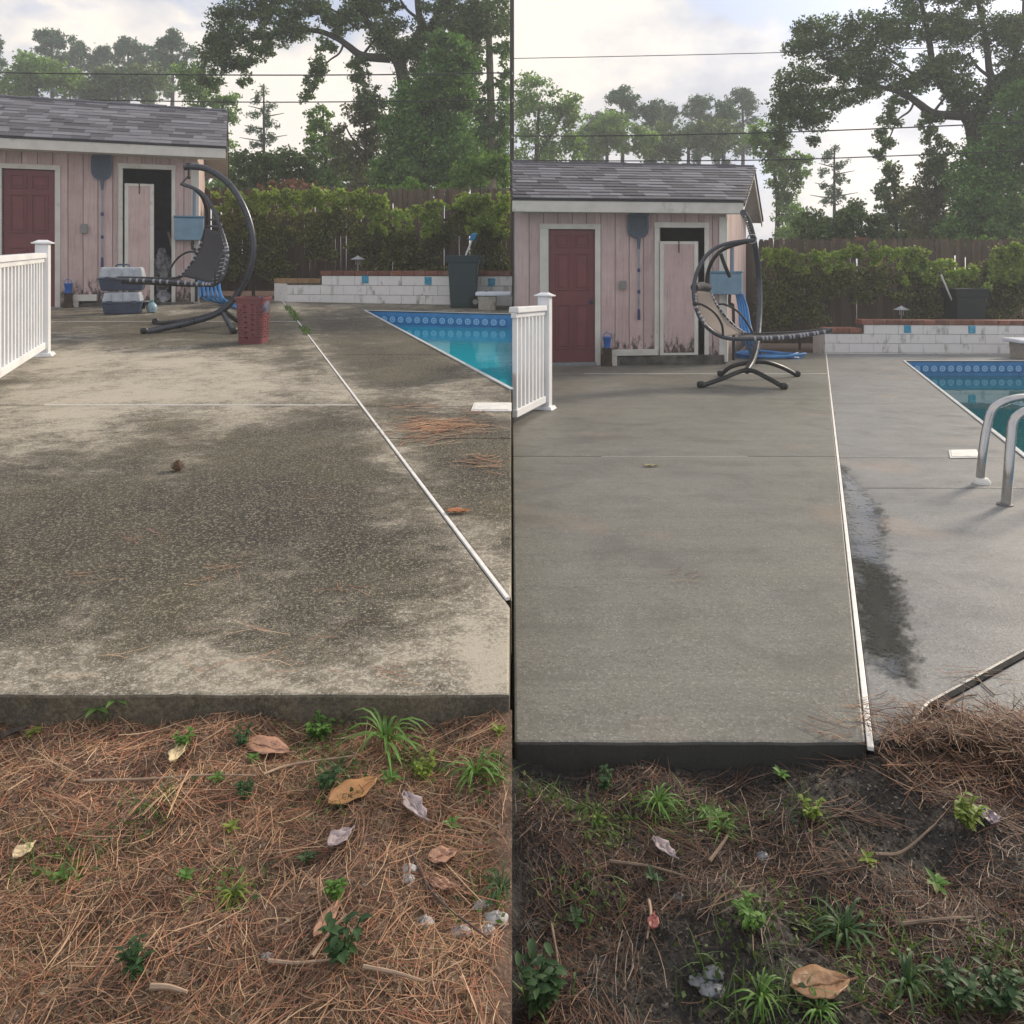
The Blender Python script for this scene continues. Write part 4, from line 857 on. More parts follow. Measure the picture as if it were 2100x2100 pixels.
o = thing('swing_chair', G('R', 1535, 775), 'lounge swing facing the pool with foot end over the washed deck', 'swing chair')
tp('base_leg', [(1437, 792, 8.18), (1480, 777, 8.3), (1533, 759, 8.5), (1575, 776, 8.25), (1608, 795, 8.03)], 0.026, STEEL2, o, 10)
tp('base_leg', [(1478, 769, 9.32), (1500, 752, 9.2), (1535, 744, 9.1), (1570, 743, 9.08), (1605, 754, 9.15), (1635, 770, 9.28)], 0.026, STEEL2, o, 10)
for p in ((1437, 794, 8.18), (1608, 797, 8.03), (1478, 771, 9.32), (1635, 772, 9.28)):
    q = P(*p); obj('foot_cap', MB().lathe((q.x, q.y, gz('R', q.y)+0.001), [(0.03, 0), (0.043, 0.02), (0.043, 0.05), (0.03, 0.066)], 12), STEEL2, o, sm=True)
tp('stand', [(1531, 761, 8.5), (1543, 740, 8.7), (1552, 705, 8.95), (1557, 650, 9.3), (1557, 590, 9.5), (1553, 535, 9.45), (1545, 490, 9.3), (1535, 455, 9.0), (1524, 436, 8.6)], 0.036, STEEL, o, 12)
tp('side_rail', [(1703, 677, 8.3), (1680, 683, 8.3), (1620, 691, 8.3), (1540, 695, 8.3), (1485, 692, 8.3), (1447, 668, 8.32), (1427, 630, 8.35), (1423, 590, 8.38), (1432, 552, 8.42), (1455, 518, 8.48), (1490, 500, 8.53), (1545, 492, 8.58)], 0.022, STEEL, o)
tp('side_rail', [(1700, 676, 8.85), (1640, 682, 8.85), (1560, 686, 8.85), (1526, 684, 8.85), (1497, 661, 8.85), (1470, 628, 8.85), (1452, 595, 8.84), (1451, 563, 8.82), (1464, 530, 8.76), (1490, 508, 8.7), (1545, 492, 8.6)], 0.022, STEEL2, o)
sling([(1698, 678, 8.3), (1620, 690, 8.3), (1540, 694, 8.3), (1488, 692, 8.3)], [(1690, 677, 8.85), (1620, 683, 8.85), (1560, 686, 8.85), (1526, 684, 8.85)], 0.03, o, FABD, 'seat_sling')
sling([(1486, 691, 8.3), (1449, 668, 8.32), (1430, 634, 8.35), (1426, 596, 8.38)], [(1524, 683, 8.85), (1497, 661, 8.85), (1471, 629, 8.85), (1455, 597, 8.84)], 0.0, o, FABR, 'back_sling')
tp('head_pillow', [(1424, 590, 8.4), (1438, 586, 8.6), (1452, 590, 8.82)], 0.045, FABD, o, 10); tp('cross_bar', [(1703, 677, 8.3), (1700, 676, 8.85)], 0.02, STEEL2, o, 8)
tp('arm_rest', [(1421, 623, 8.34), (1440, 625, 8.28), (1465, 641, 8.26), (1480, 665, 8.27), (1483, 690, 8.3)], 0.013, STEEL2, o, 8)
tp('arm_rest', [(1467, 625, 8.86), (1485, 624, 8.9), (1512, 638, 8.9), (1532, 662, 8.88), (1546, 687, 8.85)], 0.013, STEEL2, o, 8)
tp('canopy_arm', [(1478, 520, 8.6), (1487, 545, 8.62), (1497, 568, 8.64)], 0.022, STEEL2, o, 8)
obj('spring', MB().tube([P(1526+14*t/60+1.6*math.cos(t*0.9), 440+46*t/60, 8.6)+Vector((0, 0.02*math.sin(t*0.9), 0)) for t in range(61)], 0.006, 5), METAL, o, sm=True)
obj('ring', MB().tube([P(1542, 490, 8.6)+Vector((0.05*math.cos(a), 0, 0.05*math.sin(a))) for a in np.linspace(0, 2*math.pi, 17)], 0.008, 6), METAL, o, sm=True)

def lace(path, n, r, parent):
    q = smooth([P(*p) for p in path], 10); m = MB()
    for i in range(n):
        j = int((i+0.5)*(len(q)-1)/n); d = (q[j+1]-q[j]).normalized(); m.tube([q[j]-d*0.011, q[j]+d*0.011], r, 8)
    struct(obj('lacing', m, CORD, parent, sm=True), 'stuff')
sL, sR = [o for o in COL.objects if o.name.startswith('swing_chair')][:2]
lace([(262, 574, 8.5), (330, 577, 8.5), (400, 582, 8.5), (438, 584, 8.5)], 13, 0.0235, sL); lace([(458, 565, 8.52), (466, 520, 8.55), (457, 480, 8.6)], 10, 0.0235, sL); lace([(370, 567, 9.05), (398, 533, 9.05), (417, 488, 9.05)], 9, 0.0235, sL)
lace([(1447, 668, 8.32), (1427, 630, 8.35), (1424, 598, 8.38)], 9, 0.0245, sR); lace([(1690, 681, 8.3), (1620, 691, 8.3), (1540, 695, 8.3)], 14, 0.0245, sR); lace([(1526, 684, 8.85), (1497, 661, 8.85), (1470, 628, 8.85), (1455, 600, 8.84)], 12, 0.0245, sR)

# ------------------------------------------------------------------ red basket
g = G('L', 510, 706); BK = pm('red_basket_plastic', (0.17, 0.048, 0.052), 0.45, 0.12, 10, dirt=(0.13, 0.05, 0.06), dscale=8, dlo=0.5, dhi=0.8)
o = thing('laundry_basket', g+Vector((0, 0.14, 0)), 'tall red pierced plastic basket standing on the stained deck', 'basket'); c = g+Vector((0, 0.14, 0)); H = 0.455
def bk_pt(t, z, inw=0):
    k = 0.118+0.022*z/H-inw; a = t*2*math.pi; cs, sn = math.cos(a), math.sin(a); e = 0.35
    return c+Vector((math.copysign(abs(cs)**e, cs)*k, math.copysign(abs(sn)**e, sn)*k, z))
mb = MB(); nu, nv = 48, 14; z0_, z1_ = 0.05, H-0.06
for i in range(nu):
    for j in range(nv):
        t0, t1, za, zb = i/nu, (i+1)/nu, z0_+(z1_-z0_)*j/nv, z0_+(z1_-z0_)*(j+1)/nv
        P4 = [bk_pt(t0, za), bk_pt(t1, za), bk_pt(t1, zb), bk_pt(t0, zb)]; cc = sum(P4, Vector())/4
        r0 = 0.62 if (i+j) % 2 else 0.3
        I4 = [cc+(p-cc)*r0 for p in P4]; mb.add(P4+I4, [(0, 1, 5, 4), (1, 2, 6, 5), (2, 3, 7, 6), (3, 0, 4, 7)])
obj('lattice', mb, BK, o, solid=0.004)
def band(z0, z1, th, name): 
    m = MB(); n = 56; m.grid([[bk_pt(i/n, z, w) for i in range(n+1)] for z, w in ((z0, -0.001), (z0, -th), (z1, -th), (z1, 0.004), (z0, 0.004))]); return obj(name, m, BK, o, sm=True)
band(0.0, 0.05, 0.004, 'foot_band'); band(H-0.06, H-0.02, 0.003, 'upper_band'); band(H-0.025, H, 0.014, 'rim')
obj('floor', MB().add([bk_pt(i/28, 0.008) for i in range(28)], [tuple(range(28))]), BK, o)
bag_o = obj('cloth', crumple(c+Vector((0.09, -0.03, 0.36)), (0.07, 0.1, 0.09), None, 10, 0.2), pm('grey_blue_cloth', (0.1, 0.11, 0.16), 0.9, 0.4, 20), sm=True); tag(bag_o, 'grey blue cloth stuffed in the right side of red basket', 'cloth')

# ------------------------------------------------------------------ wheeled bins
GREEN = pm('dark_green_bin', (0.022, 0.042, 0.042), 0.5, 0.12, 6, bmp=0.1)
def bin_(base, w, d, h, label, wheels=True):
    GREEN = pm('dark_green_bin', (0.022, 0.042, 0.042)) if wheels else pm('black_green_bin', (0.006, 0.011, 0.012), 0.6, 0.12, 6, bmp=0.1)
    c = Vector(base); o = thing('wheeled_bin', c, label, 'bin'); X, Yv, Z = Vector((1, 0, 0)), Vector((0, 1, 0)), Vector((0, 0, 1))
    def q(z, k): return [c+X*x*w/2*k+Yv*y*d/2*k+Z*z for x, y in ((-1, -1), (1, -1), (1, 1), (-1, 1))]
    obj('body', MB().hexa(q(0.03, 0.8)+q(h*0.86, 0.96)), GREEN, o, bevel=0.025)
    obj('collar', MB().hexa(q(h*0.84, 1.0)+q(h*0.965, 1.06)), GREEN, o, bevel=0.012); obj('lip', MB().hexa(q(h*0.955, 1.1)+q(h*0.985, 1.1)), GREEN, o, bevel=0.008)
    obj('foot', MB().hexa(q(0.0, 0.78)+q(0.045, 0.82)), GREEN, o, bevel=0.008)
    obj('handle', MB().tube(smooth([c+X*w*0.52+Yv*y*d*0.4+Z*h*z for y, z in ((-0.9, 0.9), (-0.9, 0.9))] and [c+X*w*k+Yv*d*y+Z*h*z for k, y, z in ((0.5, -0.35, 0.95), (0.62, -0.35, 0.93), (0.64, -0.35, 0.86), (0.56, -0.35, 0.78))], 4), 0.014, 8), GREEN, o, sm=True)
    obj('handle', MB().tube(smooth([c+X*w*k+Yv*d*y+Z*h*z for k, y, z in ((0.5, 0.35, 0.95), (0.62, 0.35, 0.93), (0.64, 0.35, 0.86), (0.56, 0.35, 0.78))], 4), 0.014, 8), GREEN, o, sm=True)
    if wheels:
        for y in (-0.42, 0.42):
            wc = c+X*w*0.40+Yv*d*y+Z*0.095
            wh = obj('wheel', MB().tube([wc-Yv*0.03, wc+Yv*0.03], 0.094, 20), pm('black_tyre', (0.015, 0.015, 0.016), 0.7), o, sm=True); obj('hub', MB().tube([wc-Yv*0.036, wc+Yv*0.036], 0.04, 14), pm('hub_grey', (0.25, 0.25, 0.25), 0.5), wh, sm=True)
    return o
g = G('L', 949, 632); bin_((g.x, g.y+0.2, g.z), 0.47, 0.44, 0.80, 'dark green wheeled bin in front of the white wall by the turquoise pool')
gb = Vector((P(1978, 650, 13.6).x, 13.6, gz('R', 13.6))); bin_(gb, 0.56, 0.45, P(1978, 589, 13.6).z-gb.z, 'dark bin standing behind the white wall of the teal pool', False)
for s, a, b, lab in (('L', (953, 530, 11.55), (968, 492, 11.5), 'white handled brush with blue head sticking out of the green bin'), ('R', (1942, 592, 13.5), (1929, 562, 13.45), 'thin white pole sticking out of the bin behind the wall')):
    A, B = P(*a), P(*b); d = (B-A).normalized(); o = thing('pool_brush' if s == 'L' else 'pole', A, lab, 'brush' if s == 'L' else 'pole')
    obj('pole', MB().tube([A-d*0.35, B], 0.016, 8), pm('white_pole', (0.75, 0.75, 0.74), 0.4), o, sm=True)
    if s == 'L': obj('head', MB().obox(B+d*0.05, (0.045, 0, 0), (0, 0.03, 0), d*0.06), pm('cyan_blue_head', (0.03, 0.22, 0.42), 0.45), o, bevel=0.012); obj('strap', MB().tube(smooth([B+d*0.03, B+Vector((0.07, 0, 0.0)), B+Vector((0.08, 0, -0.03))], 4), 0.012, 6), NAVY, o)
    else: obj('tip', MB().tube([B, B+d*0.05], 0.02, 8), NAVY, o, sm=True)
# ------------------------------------------------------------------ diving boards
for s in 'LR':
    if s == 'L': x0, x1, yb, Yb = P(976, 601, 11.35).x, -0.01, P(990, 602, 11.35).z, 11.35
    else: x0, x1, yb, Yb = P(2072, 697, 11.9).x, 10.2, P(2080, 698, 11.9).z, 11.9
    o = thing('diving_board', (x0+0.2, Yb, gz(s, Yb)), 'white diving board on concrete stand beside the green bin' if s == 'L' else 'end of white diving board at the far right of teal pool', 'diving board')
    obj('board', MB().prism([(x0, Yb-0.22, yb+0.03), (x1, Yb-0.22, yb+0.03), (x1, Yb+0.22, yb+0.03), (x0, Yb+0.22, yb+0.03)], (0, 0, -0.06)), pm('board_white', (0.72, 0.75, 0.82), 0.35, 0.05), o, bevel=0.018)
    st = MB(); zs = gz(s, Yb)-0.02
    xs = x0+0.05 if s == 'L' else x0+0.12
    st.hexa([(xs, Yb-0.2, zs), (xs+0.24, Yb-0.2, zs), (xs+0.24, Yb+0.2, zs), (xs, Yb+0.2, zs), (xs-0.02, Yb-0.2, yb-0.035), (xs+0.26, Yb-0.2, yb-0.035), (xs+0.26, Yb+0.2, yb-0.035), (xs-0.02, Yb+0.2, yb-0.035)])
    obj('stand', st, pm('beige_stand', (0.4, 0.37, 0.31), 0.75, 0.15, 8, dirt=(0.15, 0.13, 0.1), dscale=5), o, bevel=0.015)
    obj('bolt', MB().lathe((xs+0.1, Yb-0.1, yb+0.03), [(0.025, 0), (0.025, 0.012), (0.015, 0.02)], 10), METAL, o, sm=True)
# ------------------------------------------------------------------ steel handrails of the right pool
STN = pm('stainless', (0.5, 0.49, 0.47), 0.22, 0.12, 10, metal=0.9, bmp=0.02)
for k, (px, py, mx_, my, tx, ty, lab) in enumerate(((2008, 991, 2024, 876, 2088, 816, 'farther stainless pool handrail, collar at its foot'), (2061, 1036, 2073, 905, 2125, 836, 'nearer stainless pool handrail at the right edge'))):
    b = G('R', px, py); Y = b.y; o = thing('handrail', b, lab, 'handrail', None)
    m1 = P(px+7, (py+my)/2, Y); m2 = P(mx_, my, Y+0.02); t = P(tx, ty, Y+0.06)
    off = P(tx, ty, Y).x-b.x
    pts = [b-Vector((0, 0, 0.05)), m1, m2, m2.lerp(t, 0.45)+Vector((-0.035, 0, 0.035)), t, t+Vector((off*0.8, 0.05, -0.02)), t+Vector((off*1.25, 0.08, -0.12)), t+Vector((off*1.5, 0.1, -0.4)), t+Vector((off*1.55, 0.1, -0.95))]
    obj('rail', MB().tube(smooth(pts, 8), 0.0215, 14), STN, o, sm=True)
    if k == 0: obj('collar', MB().lathe(b+Vector((0.012, -0.005, 0)), [(0.042, 0), (0.042, 0.012), (0.028, 0.03)], 16), LID, o, sm=True)
    else: obj('collar', MB().lathe(b, [(0.036, 0), (0.034, 0.006), (0.024, 0.010)], 16), pm('dark_collar', (0.1, 0.1, 0.1), 0.6), o, sm=True)
# ------------------------------------------------------------------ picket fences
PICK = pm('weathered_picket', (0.115, 0.082, 0.058), 0.9, 0.3, 5, rnd=0.3, stretch=(12, 12, 1.2), bmp=0.4, bscale=6)
for s, x0, x1 in (('L', -7.0, -0.02), ('R', 4.3, 11.0)):
    Yf = 15.0; zb = gz(s, Yf); rr = random.Random(11 if s == 'L' else 12)
    o = thing('picket_fence', ((x0+x1)/2, Yf, zb), 'weathered brown picket fence behind the vines by the %s' % ('green bin' if s == 'L' else 'teal pool'), 'fence')
    src = None; x = x0; Hf = 2.0 if s == 'L' else 2.04
    while x < x1-0.05:
        w = 0.098; h = Hf+rr.uniform(-0.02, 0.02)
        if src is None:
            src = obj('picket', MB().prism([(-w/2, 0, 0), (w/2, 0, 0), (w/2, 0, 0.97), (w/2-0.02, 0, 1.0), (-w/2+0.02, 0, 1.0), (-w/2, 0, 0.97)], (0, 0.018, 0)), PICK, o, origin=(0, 0, 0)); k = src
        else: k = src.copy(); COL.objects.link(k); k.name = 'picket'
        k.parent = o; k.location = Vector((x+w/2, Yf, zb+0.03))-wloc(o); k.scale = (rr.uniform(0.99, 1.02), 1, h); k.rotation_euler = (0, rr.uniform(-0.012, 0.012), 0); x += 0.1005 if rr.random() > 0.12 else 0.108
    for zz in (0.3, 1.1, 1.75): obj('rail', MB().box((x0, Yf+0.02, zb+zz), (x1, Yf+0.06, zb+zz+0.09)), PICK, o)
    xx = x0+0.2
    while xx < x1: obj('post', MB().box((xx, Yf+0.062, zb-0.05), (xx+0.09, Yf+0.15, zb+Hf-0.06)), PICK, o); xx += 2.4

# ------------------------------------------------------------------ leaves and trees
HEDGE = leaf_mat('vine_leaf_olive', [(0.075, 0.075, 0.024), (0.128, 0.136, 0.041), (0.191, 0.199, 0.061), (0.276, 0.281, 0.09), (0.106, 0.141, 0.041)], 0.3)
HTOP = leaf_mat('vine_leaf_yellow_green', [(0.164, 0.238, 0.043), (0.261, 0.364, 0.068), (0.376, 0.457, 0.101), (0.196, 0.292, 0.068)], 0.4)  # yellow-green leaf colour of the vine tops
OAK = leaf_mat('oak_leaf', [(0.056, 0.1, 0.034), (0.094, 0.154, 0.051), (0.139, 0.211, 0.068), (0.111, 0.141, 0.051)], 0.3)
IVY = leaf_mat('ivy_leaf', [(0.065, 0.138, 0.036), (0.102, 0.213, 0.049), (0.167, 0.302, 0.065), (0.077, 0.151, 0.049)], 0.3)
PINE = leaf_mat('pine_needle', [(0.048, 0.11, 0.056), (0.077, 0.155, 0.074), (0.106, 0.194, 0.091)], 0.2)
LITE = leaf_mat('light_leaf', [(0.103, 0.196, 0.04), (0.153, 0.272, 0.057), (0.223, 0.352, 0.081), (0.137, 0.215, 0.065)], 0.4)
BRITE = leaf_mat('bright_shrub_leaf', [(0.08, 0.16, 0.03), (0.12, 0.22, 0.04), (0.17, 0.28, 0.06)], 0.4)
BROWN = leaf_mat('brownish_leaf', [(0.103, 0.113, 0.055), (0.154, 0.15, 0.078), (0.12, 0.16, 0.062), (0.189, 0.179, 0.094)], 0.3)
CRAPE = leaf_mat('pink_brown_leaf', [(0.237, 0.109, 0.082), (0.364, 0.146, 0.109), (0.164, 0.127, 0.073), (0.127, 0.127, 0.055)], 0.3)
BARK = pm('tree_bark', (0.05, 0.042, 0.036), 0.95, 0.35, 9, bmp=0.8, bscale=30, stretch=(3, 3, 0.8)); PALEB = pm('pale_bark', (0.2, 0.17, 0.13), 0.95, 0.3, 7, bmp=0.8, bscale=25, stretch=(3, 3, 0.8))
def blob_leaves(rng, blobs, Y, sh, size, clump, dep, asp=0.6, cov=1.7):
    """leaves gathered in lumps inside each ellipsoid; cov = leaf area over the area it covers"""
    out = []
    for (px, py, rx, ry, n) in blobs:
        k = Y/F; c = np.array(P(px+sh[0], py+sh[1], Y)); r = np.array([rx*k, dep*max(rx, ry)*k*0.7, ry*k])
        n = int(cov*math.pi*r[0]*r[2]/(size*size*asp*0.25)); ns = int(min(60, max(8, 6+n/45)))
        u = unit(rng.normal(size=(ns, 3)))*(rng.uniform(0.05, 1, ns)**0.5)[:, None]; sc0 = c+u*r*0.95
        sr = rng.uniform(0.13, 0.36, ns)*min(r[0], r[2])*1.15; wgt = sr**2; idx = rng.choice(ns, n, p=wgt/wgt.sum())
        v = unit(rng.normal(size=(n, 3)))*(rng.uniform(0, 1, n)**0.5)[:, None]
        out.append(sc0[idx]+v*sr[idx][:, None]*np.array([1.25, 1.1, 0.8])+rng.normal(size=(n, 3))*size*0.35)
    return np.concatenate(out)
def tree(s, name, label, cat, base_px, Y, blobs, size, mat, limbs=(), sh=(0, 0), seed=1, clump=22, dep=1.0, asp=0.6, group=None, bark=None, extra=None, cov=1.7):
    rng = np.random.default_rng(seed); sg = -1 if s == 'L' else 1
    bx = (base_px+sh[0]-CX)*Y/F; bx = sg*max(sg*bx, 0.15); zb = gz(s, min(Y, 20))-0.03
    o = thing(name, (bx, Y, zb), label, cat, group)
    c = clip_pts(blob_leaves(rng, blobs, Y, sh, size, clump, dep, asp, cov), s, size*0.7)
    c = c[c[:, 2] > zb+0.05]
    npmesh('crown', leaf_quads(c, size, asp, rng), 4, mat, o)
    for (bl, m2, sz) in (extra or ()):
        c = clip_pts(blob_leaves(rng, bl, Y-0.3, sh, sz, clump, dep, asp, cov), s, sz*0.7); npmesh('crown', leaf_quads(c, sz, asp, rng), 4, m2, o)
    for i, (pts, r0, r1) in enumerate(limbs):
        q = [P(p[0]+sh[0], p[1]+sh[1], Y+(p[2] if len(p) > 2 else 0)) for p in pts]
        q = [v for v in q if (v.x < -r0*1.2 if s == 'L' else v.x > r0*1.2)]
        if len(q) < 2: continue
        if i == 0: q = [Vector((q[0].x, Y, zb))]+q if q[0].z > zb+0.1 else [Vector((q[0].x, Y, zb))]+q[1:]
        w = smooth(q, 5); rs = [r0+(r1-r0)*j/(len(w)-1) for j in range(len(w))]
        obj('trunk' if i == 0 else 'limb', MB().tube(w, rs, 8), bark or BARK, o, sm=True)
    return o
SIDE_TXT = {'L': 'left', 'R': 'right'}
def vines(s, items, sh):
    for i, (name, lab, base, blobs, tops, limbs) in enumerate(items):
        vr = random.Random(60+i+(20 if s == 'R' else 0)); tops = [(x+vr.uniform(-6, 6), y+vr.uniform(-6, 6), rx, ry, n) for x, y, rx, ry, n in tops]
        for (x, y, rx, ry, n) in list(tops)[:3]:
            for q in range(4): tops.append((x+vr.uniform(-1, 1)*rx, y-vr.uniform(0, 18), vr.uniform(5, 11), vr.uniform(7, 14), 1)); tops.append((x+vr.uniform(-1, 1)*rx, y+vr.uniform(8, 28), vr.uniform(4, 9), vr.uniform(6, 13), 1))
        blobs = [(x+vr.uniform(-8, 8), y+vr.uniform(-8, 8), rx*vr.uniform(0.7, 1.05), ry*vr.uniform(0.7, 1.0), n) for x, y, rx, ry, n in blobs]
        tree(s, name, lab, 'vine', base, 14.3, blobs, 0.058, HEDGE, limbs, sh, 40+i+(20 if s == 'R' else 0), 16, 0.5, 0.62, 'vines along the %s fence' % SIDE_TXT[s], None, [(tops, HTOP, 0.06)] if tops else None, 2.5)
vines('L', [
    ('fence_vine', 'brownish vine mass on the fence next to the left shed', 510, [(500, 470, 55, 70, 2600), (560, 490, 50, 75, 2400), (490, 560, 40, 40, 900), (560, 560, 40, 40, 700)], [(490, 412, 45, 18, 500), (560, 404, 45, 18, 300), (625, 405, 40, 16, 1)], [([(520, 600), (515, 520), (500, 440)], 0.03, 0.012)]),
    ('fence_vine', 'thin vine with bare pickets showing beneath it, left of the bin', 640, [(640, 465, 60, 50, 2300), (690, 450, 45, 45, 1500), (660, 520, 40, 30, 500)], [(665, 405, 45, 18, 330), (710, 412, 45, 14, 420)], [([(645, 600), (650, 530), (660, 450)], 0.025, 0.01)]),
    ('fence_vine', 'dark vine mass with bright green tuft in the middle of left fence', 765, [(745, 480, 45, 70, 2300), (800, 500, 50, 75, 2600), (760, 565, 60, 40, 1700), (835, 520, 35, 70, 1500)], [(775, 425, 30, 22, 600), (760, 450, 30, 14, 260), (830, 440, 25, 12, 200)], [([(775, 600), (780, 520), (790, 450)], 0.03, 0.012)]),
    ('fence_vine', 'dark shaded vine with bare pale stems behind the green bin', 890, [(880, 530, 40, 60, 1800), (905, 480, 40, 50, 1100), (930, 570, 50, 40, 1400), (870, 590, 40, 25, 700)], [(882, 462, 14, 10, 150), (880, 435, 22, 12, 160)], [([(895, 600), (890, 500), (885, 430)], 0.03, 0.012), ([(890, 520), (893, 470), (880, 440)], 0.012, 0.006), ([(920, 520), (912, 470), (925, 430)], 0.012, 0.006), ([(905, 460), (935, 478), (950, 490)], 0.01, 0.005)]),
    ('fence_vine', 'large yellowish vine at the right end of left fence', 990, [(960, 450, 50, 50, 2000), (1015, 470, 50, 65, 2400), (990, 530, 60, 60, 2300), (1030, 560, 40, 50, 1300)], [(960, 415, 40, 22, 700), (1020, 412, 40, 22, 700), (1000, 450, 45, 22, 450)], [([(1000, 600), (995, 520), (990, 440)], 0.03, 0.012)])], (0, 0))
vines('R', [
    ('fence_vine', 'vine with yellow green top on the fence beside the right shed', 1630, [(1615, 570, 45, 50, 2000), (1670, 580, 50, 55, 2200), (1600, 630, 40, 50, 900), (1660, 640, 45, 35, 700), (1565, 600, 25, 60, 700)], [(1610, 523, 40, 13, 600), (1670, 522, 45, 13, 550)], [([(1640, 700), (1635, 620), (1625, 540)], 0.03, 0.012)]),
    ('fence_vine', 'vine with thin bright pickets showing under it on the right fence', 1760, [(1740, 565, 50, 42, 2000), (1790, 570, 45, 45, 1800), (1770, 610, 50, 22, 500)], [(1740, 522, 40, 12, 380), (1810, 520, 40, 12, 450)], [([(1770, 700), (1765, 620), (1770, 545)], 0.025, 0.01)]),
    ('fence_vine', 'dark vine beside the bin behind the right wall', 1880, [(1860, 600, 45, 60, 2300), (1915, 600, 45, 55, 2000), (1880, 650, 50, 40, 1400), (1960, 570, 45, 30, 1200)], [(1880, 525, 30, 16, 420), (1900, 545, 45, 14, 380), (1965, 560, 35, 16, 380), (1935, 545, 30, 10, 200)], [([(1885, 700), (1880, 620), (1890, 550)], 0.03, 0.012)]),
    ('fence_vine', 'yellowish vine hanging at the far right end of fence', 2050, [(2035, 570, 40, 45, 1700), (2080, 590, 45, 70, 2400), (2040, 640, 40, 55, 1600), (2110, 560, 40, 60, 1500), (1995, 620, 30, 60, 900)], [(2060, 520, 35, 18, 520), (2100, 525, 30, 20, 450), (2070, 560, 40, 20, 350)], [([(2050, 700), (2050, 620), (2055, 540)], 0.03, 0.012)])], (0, 0))

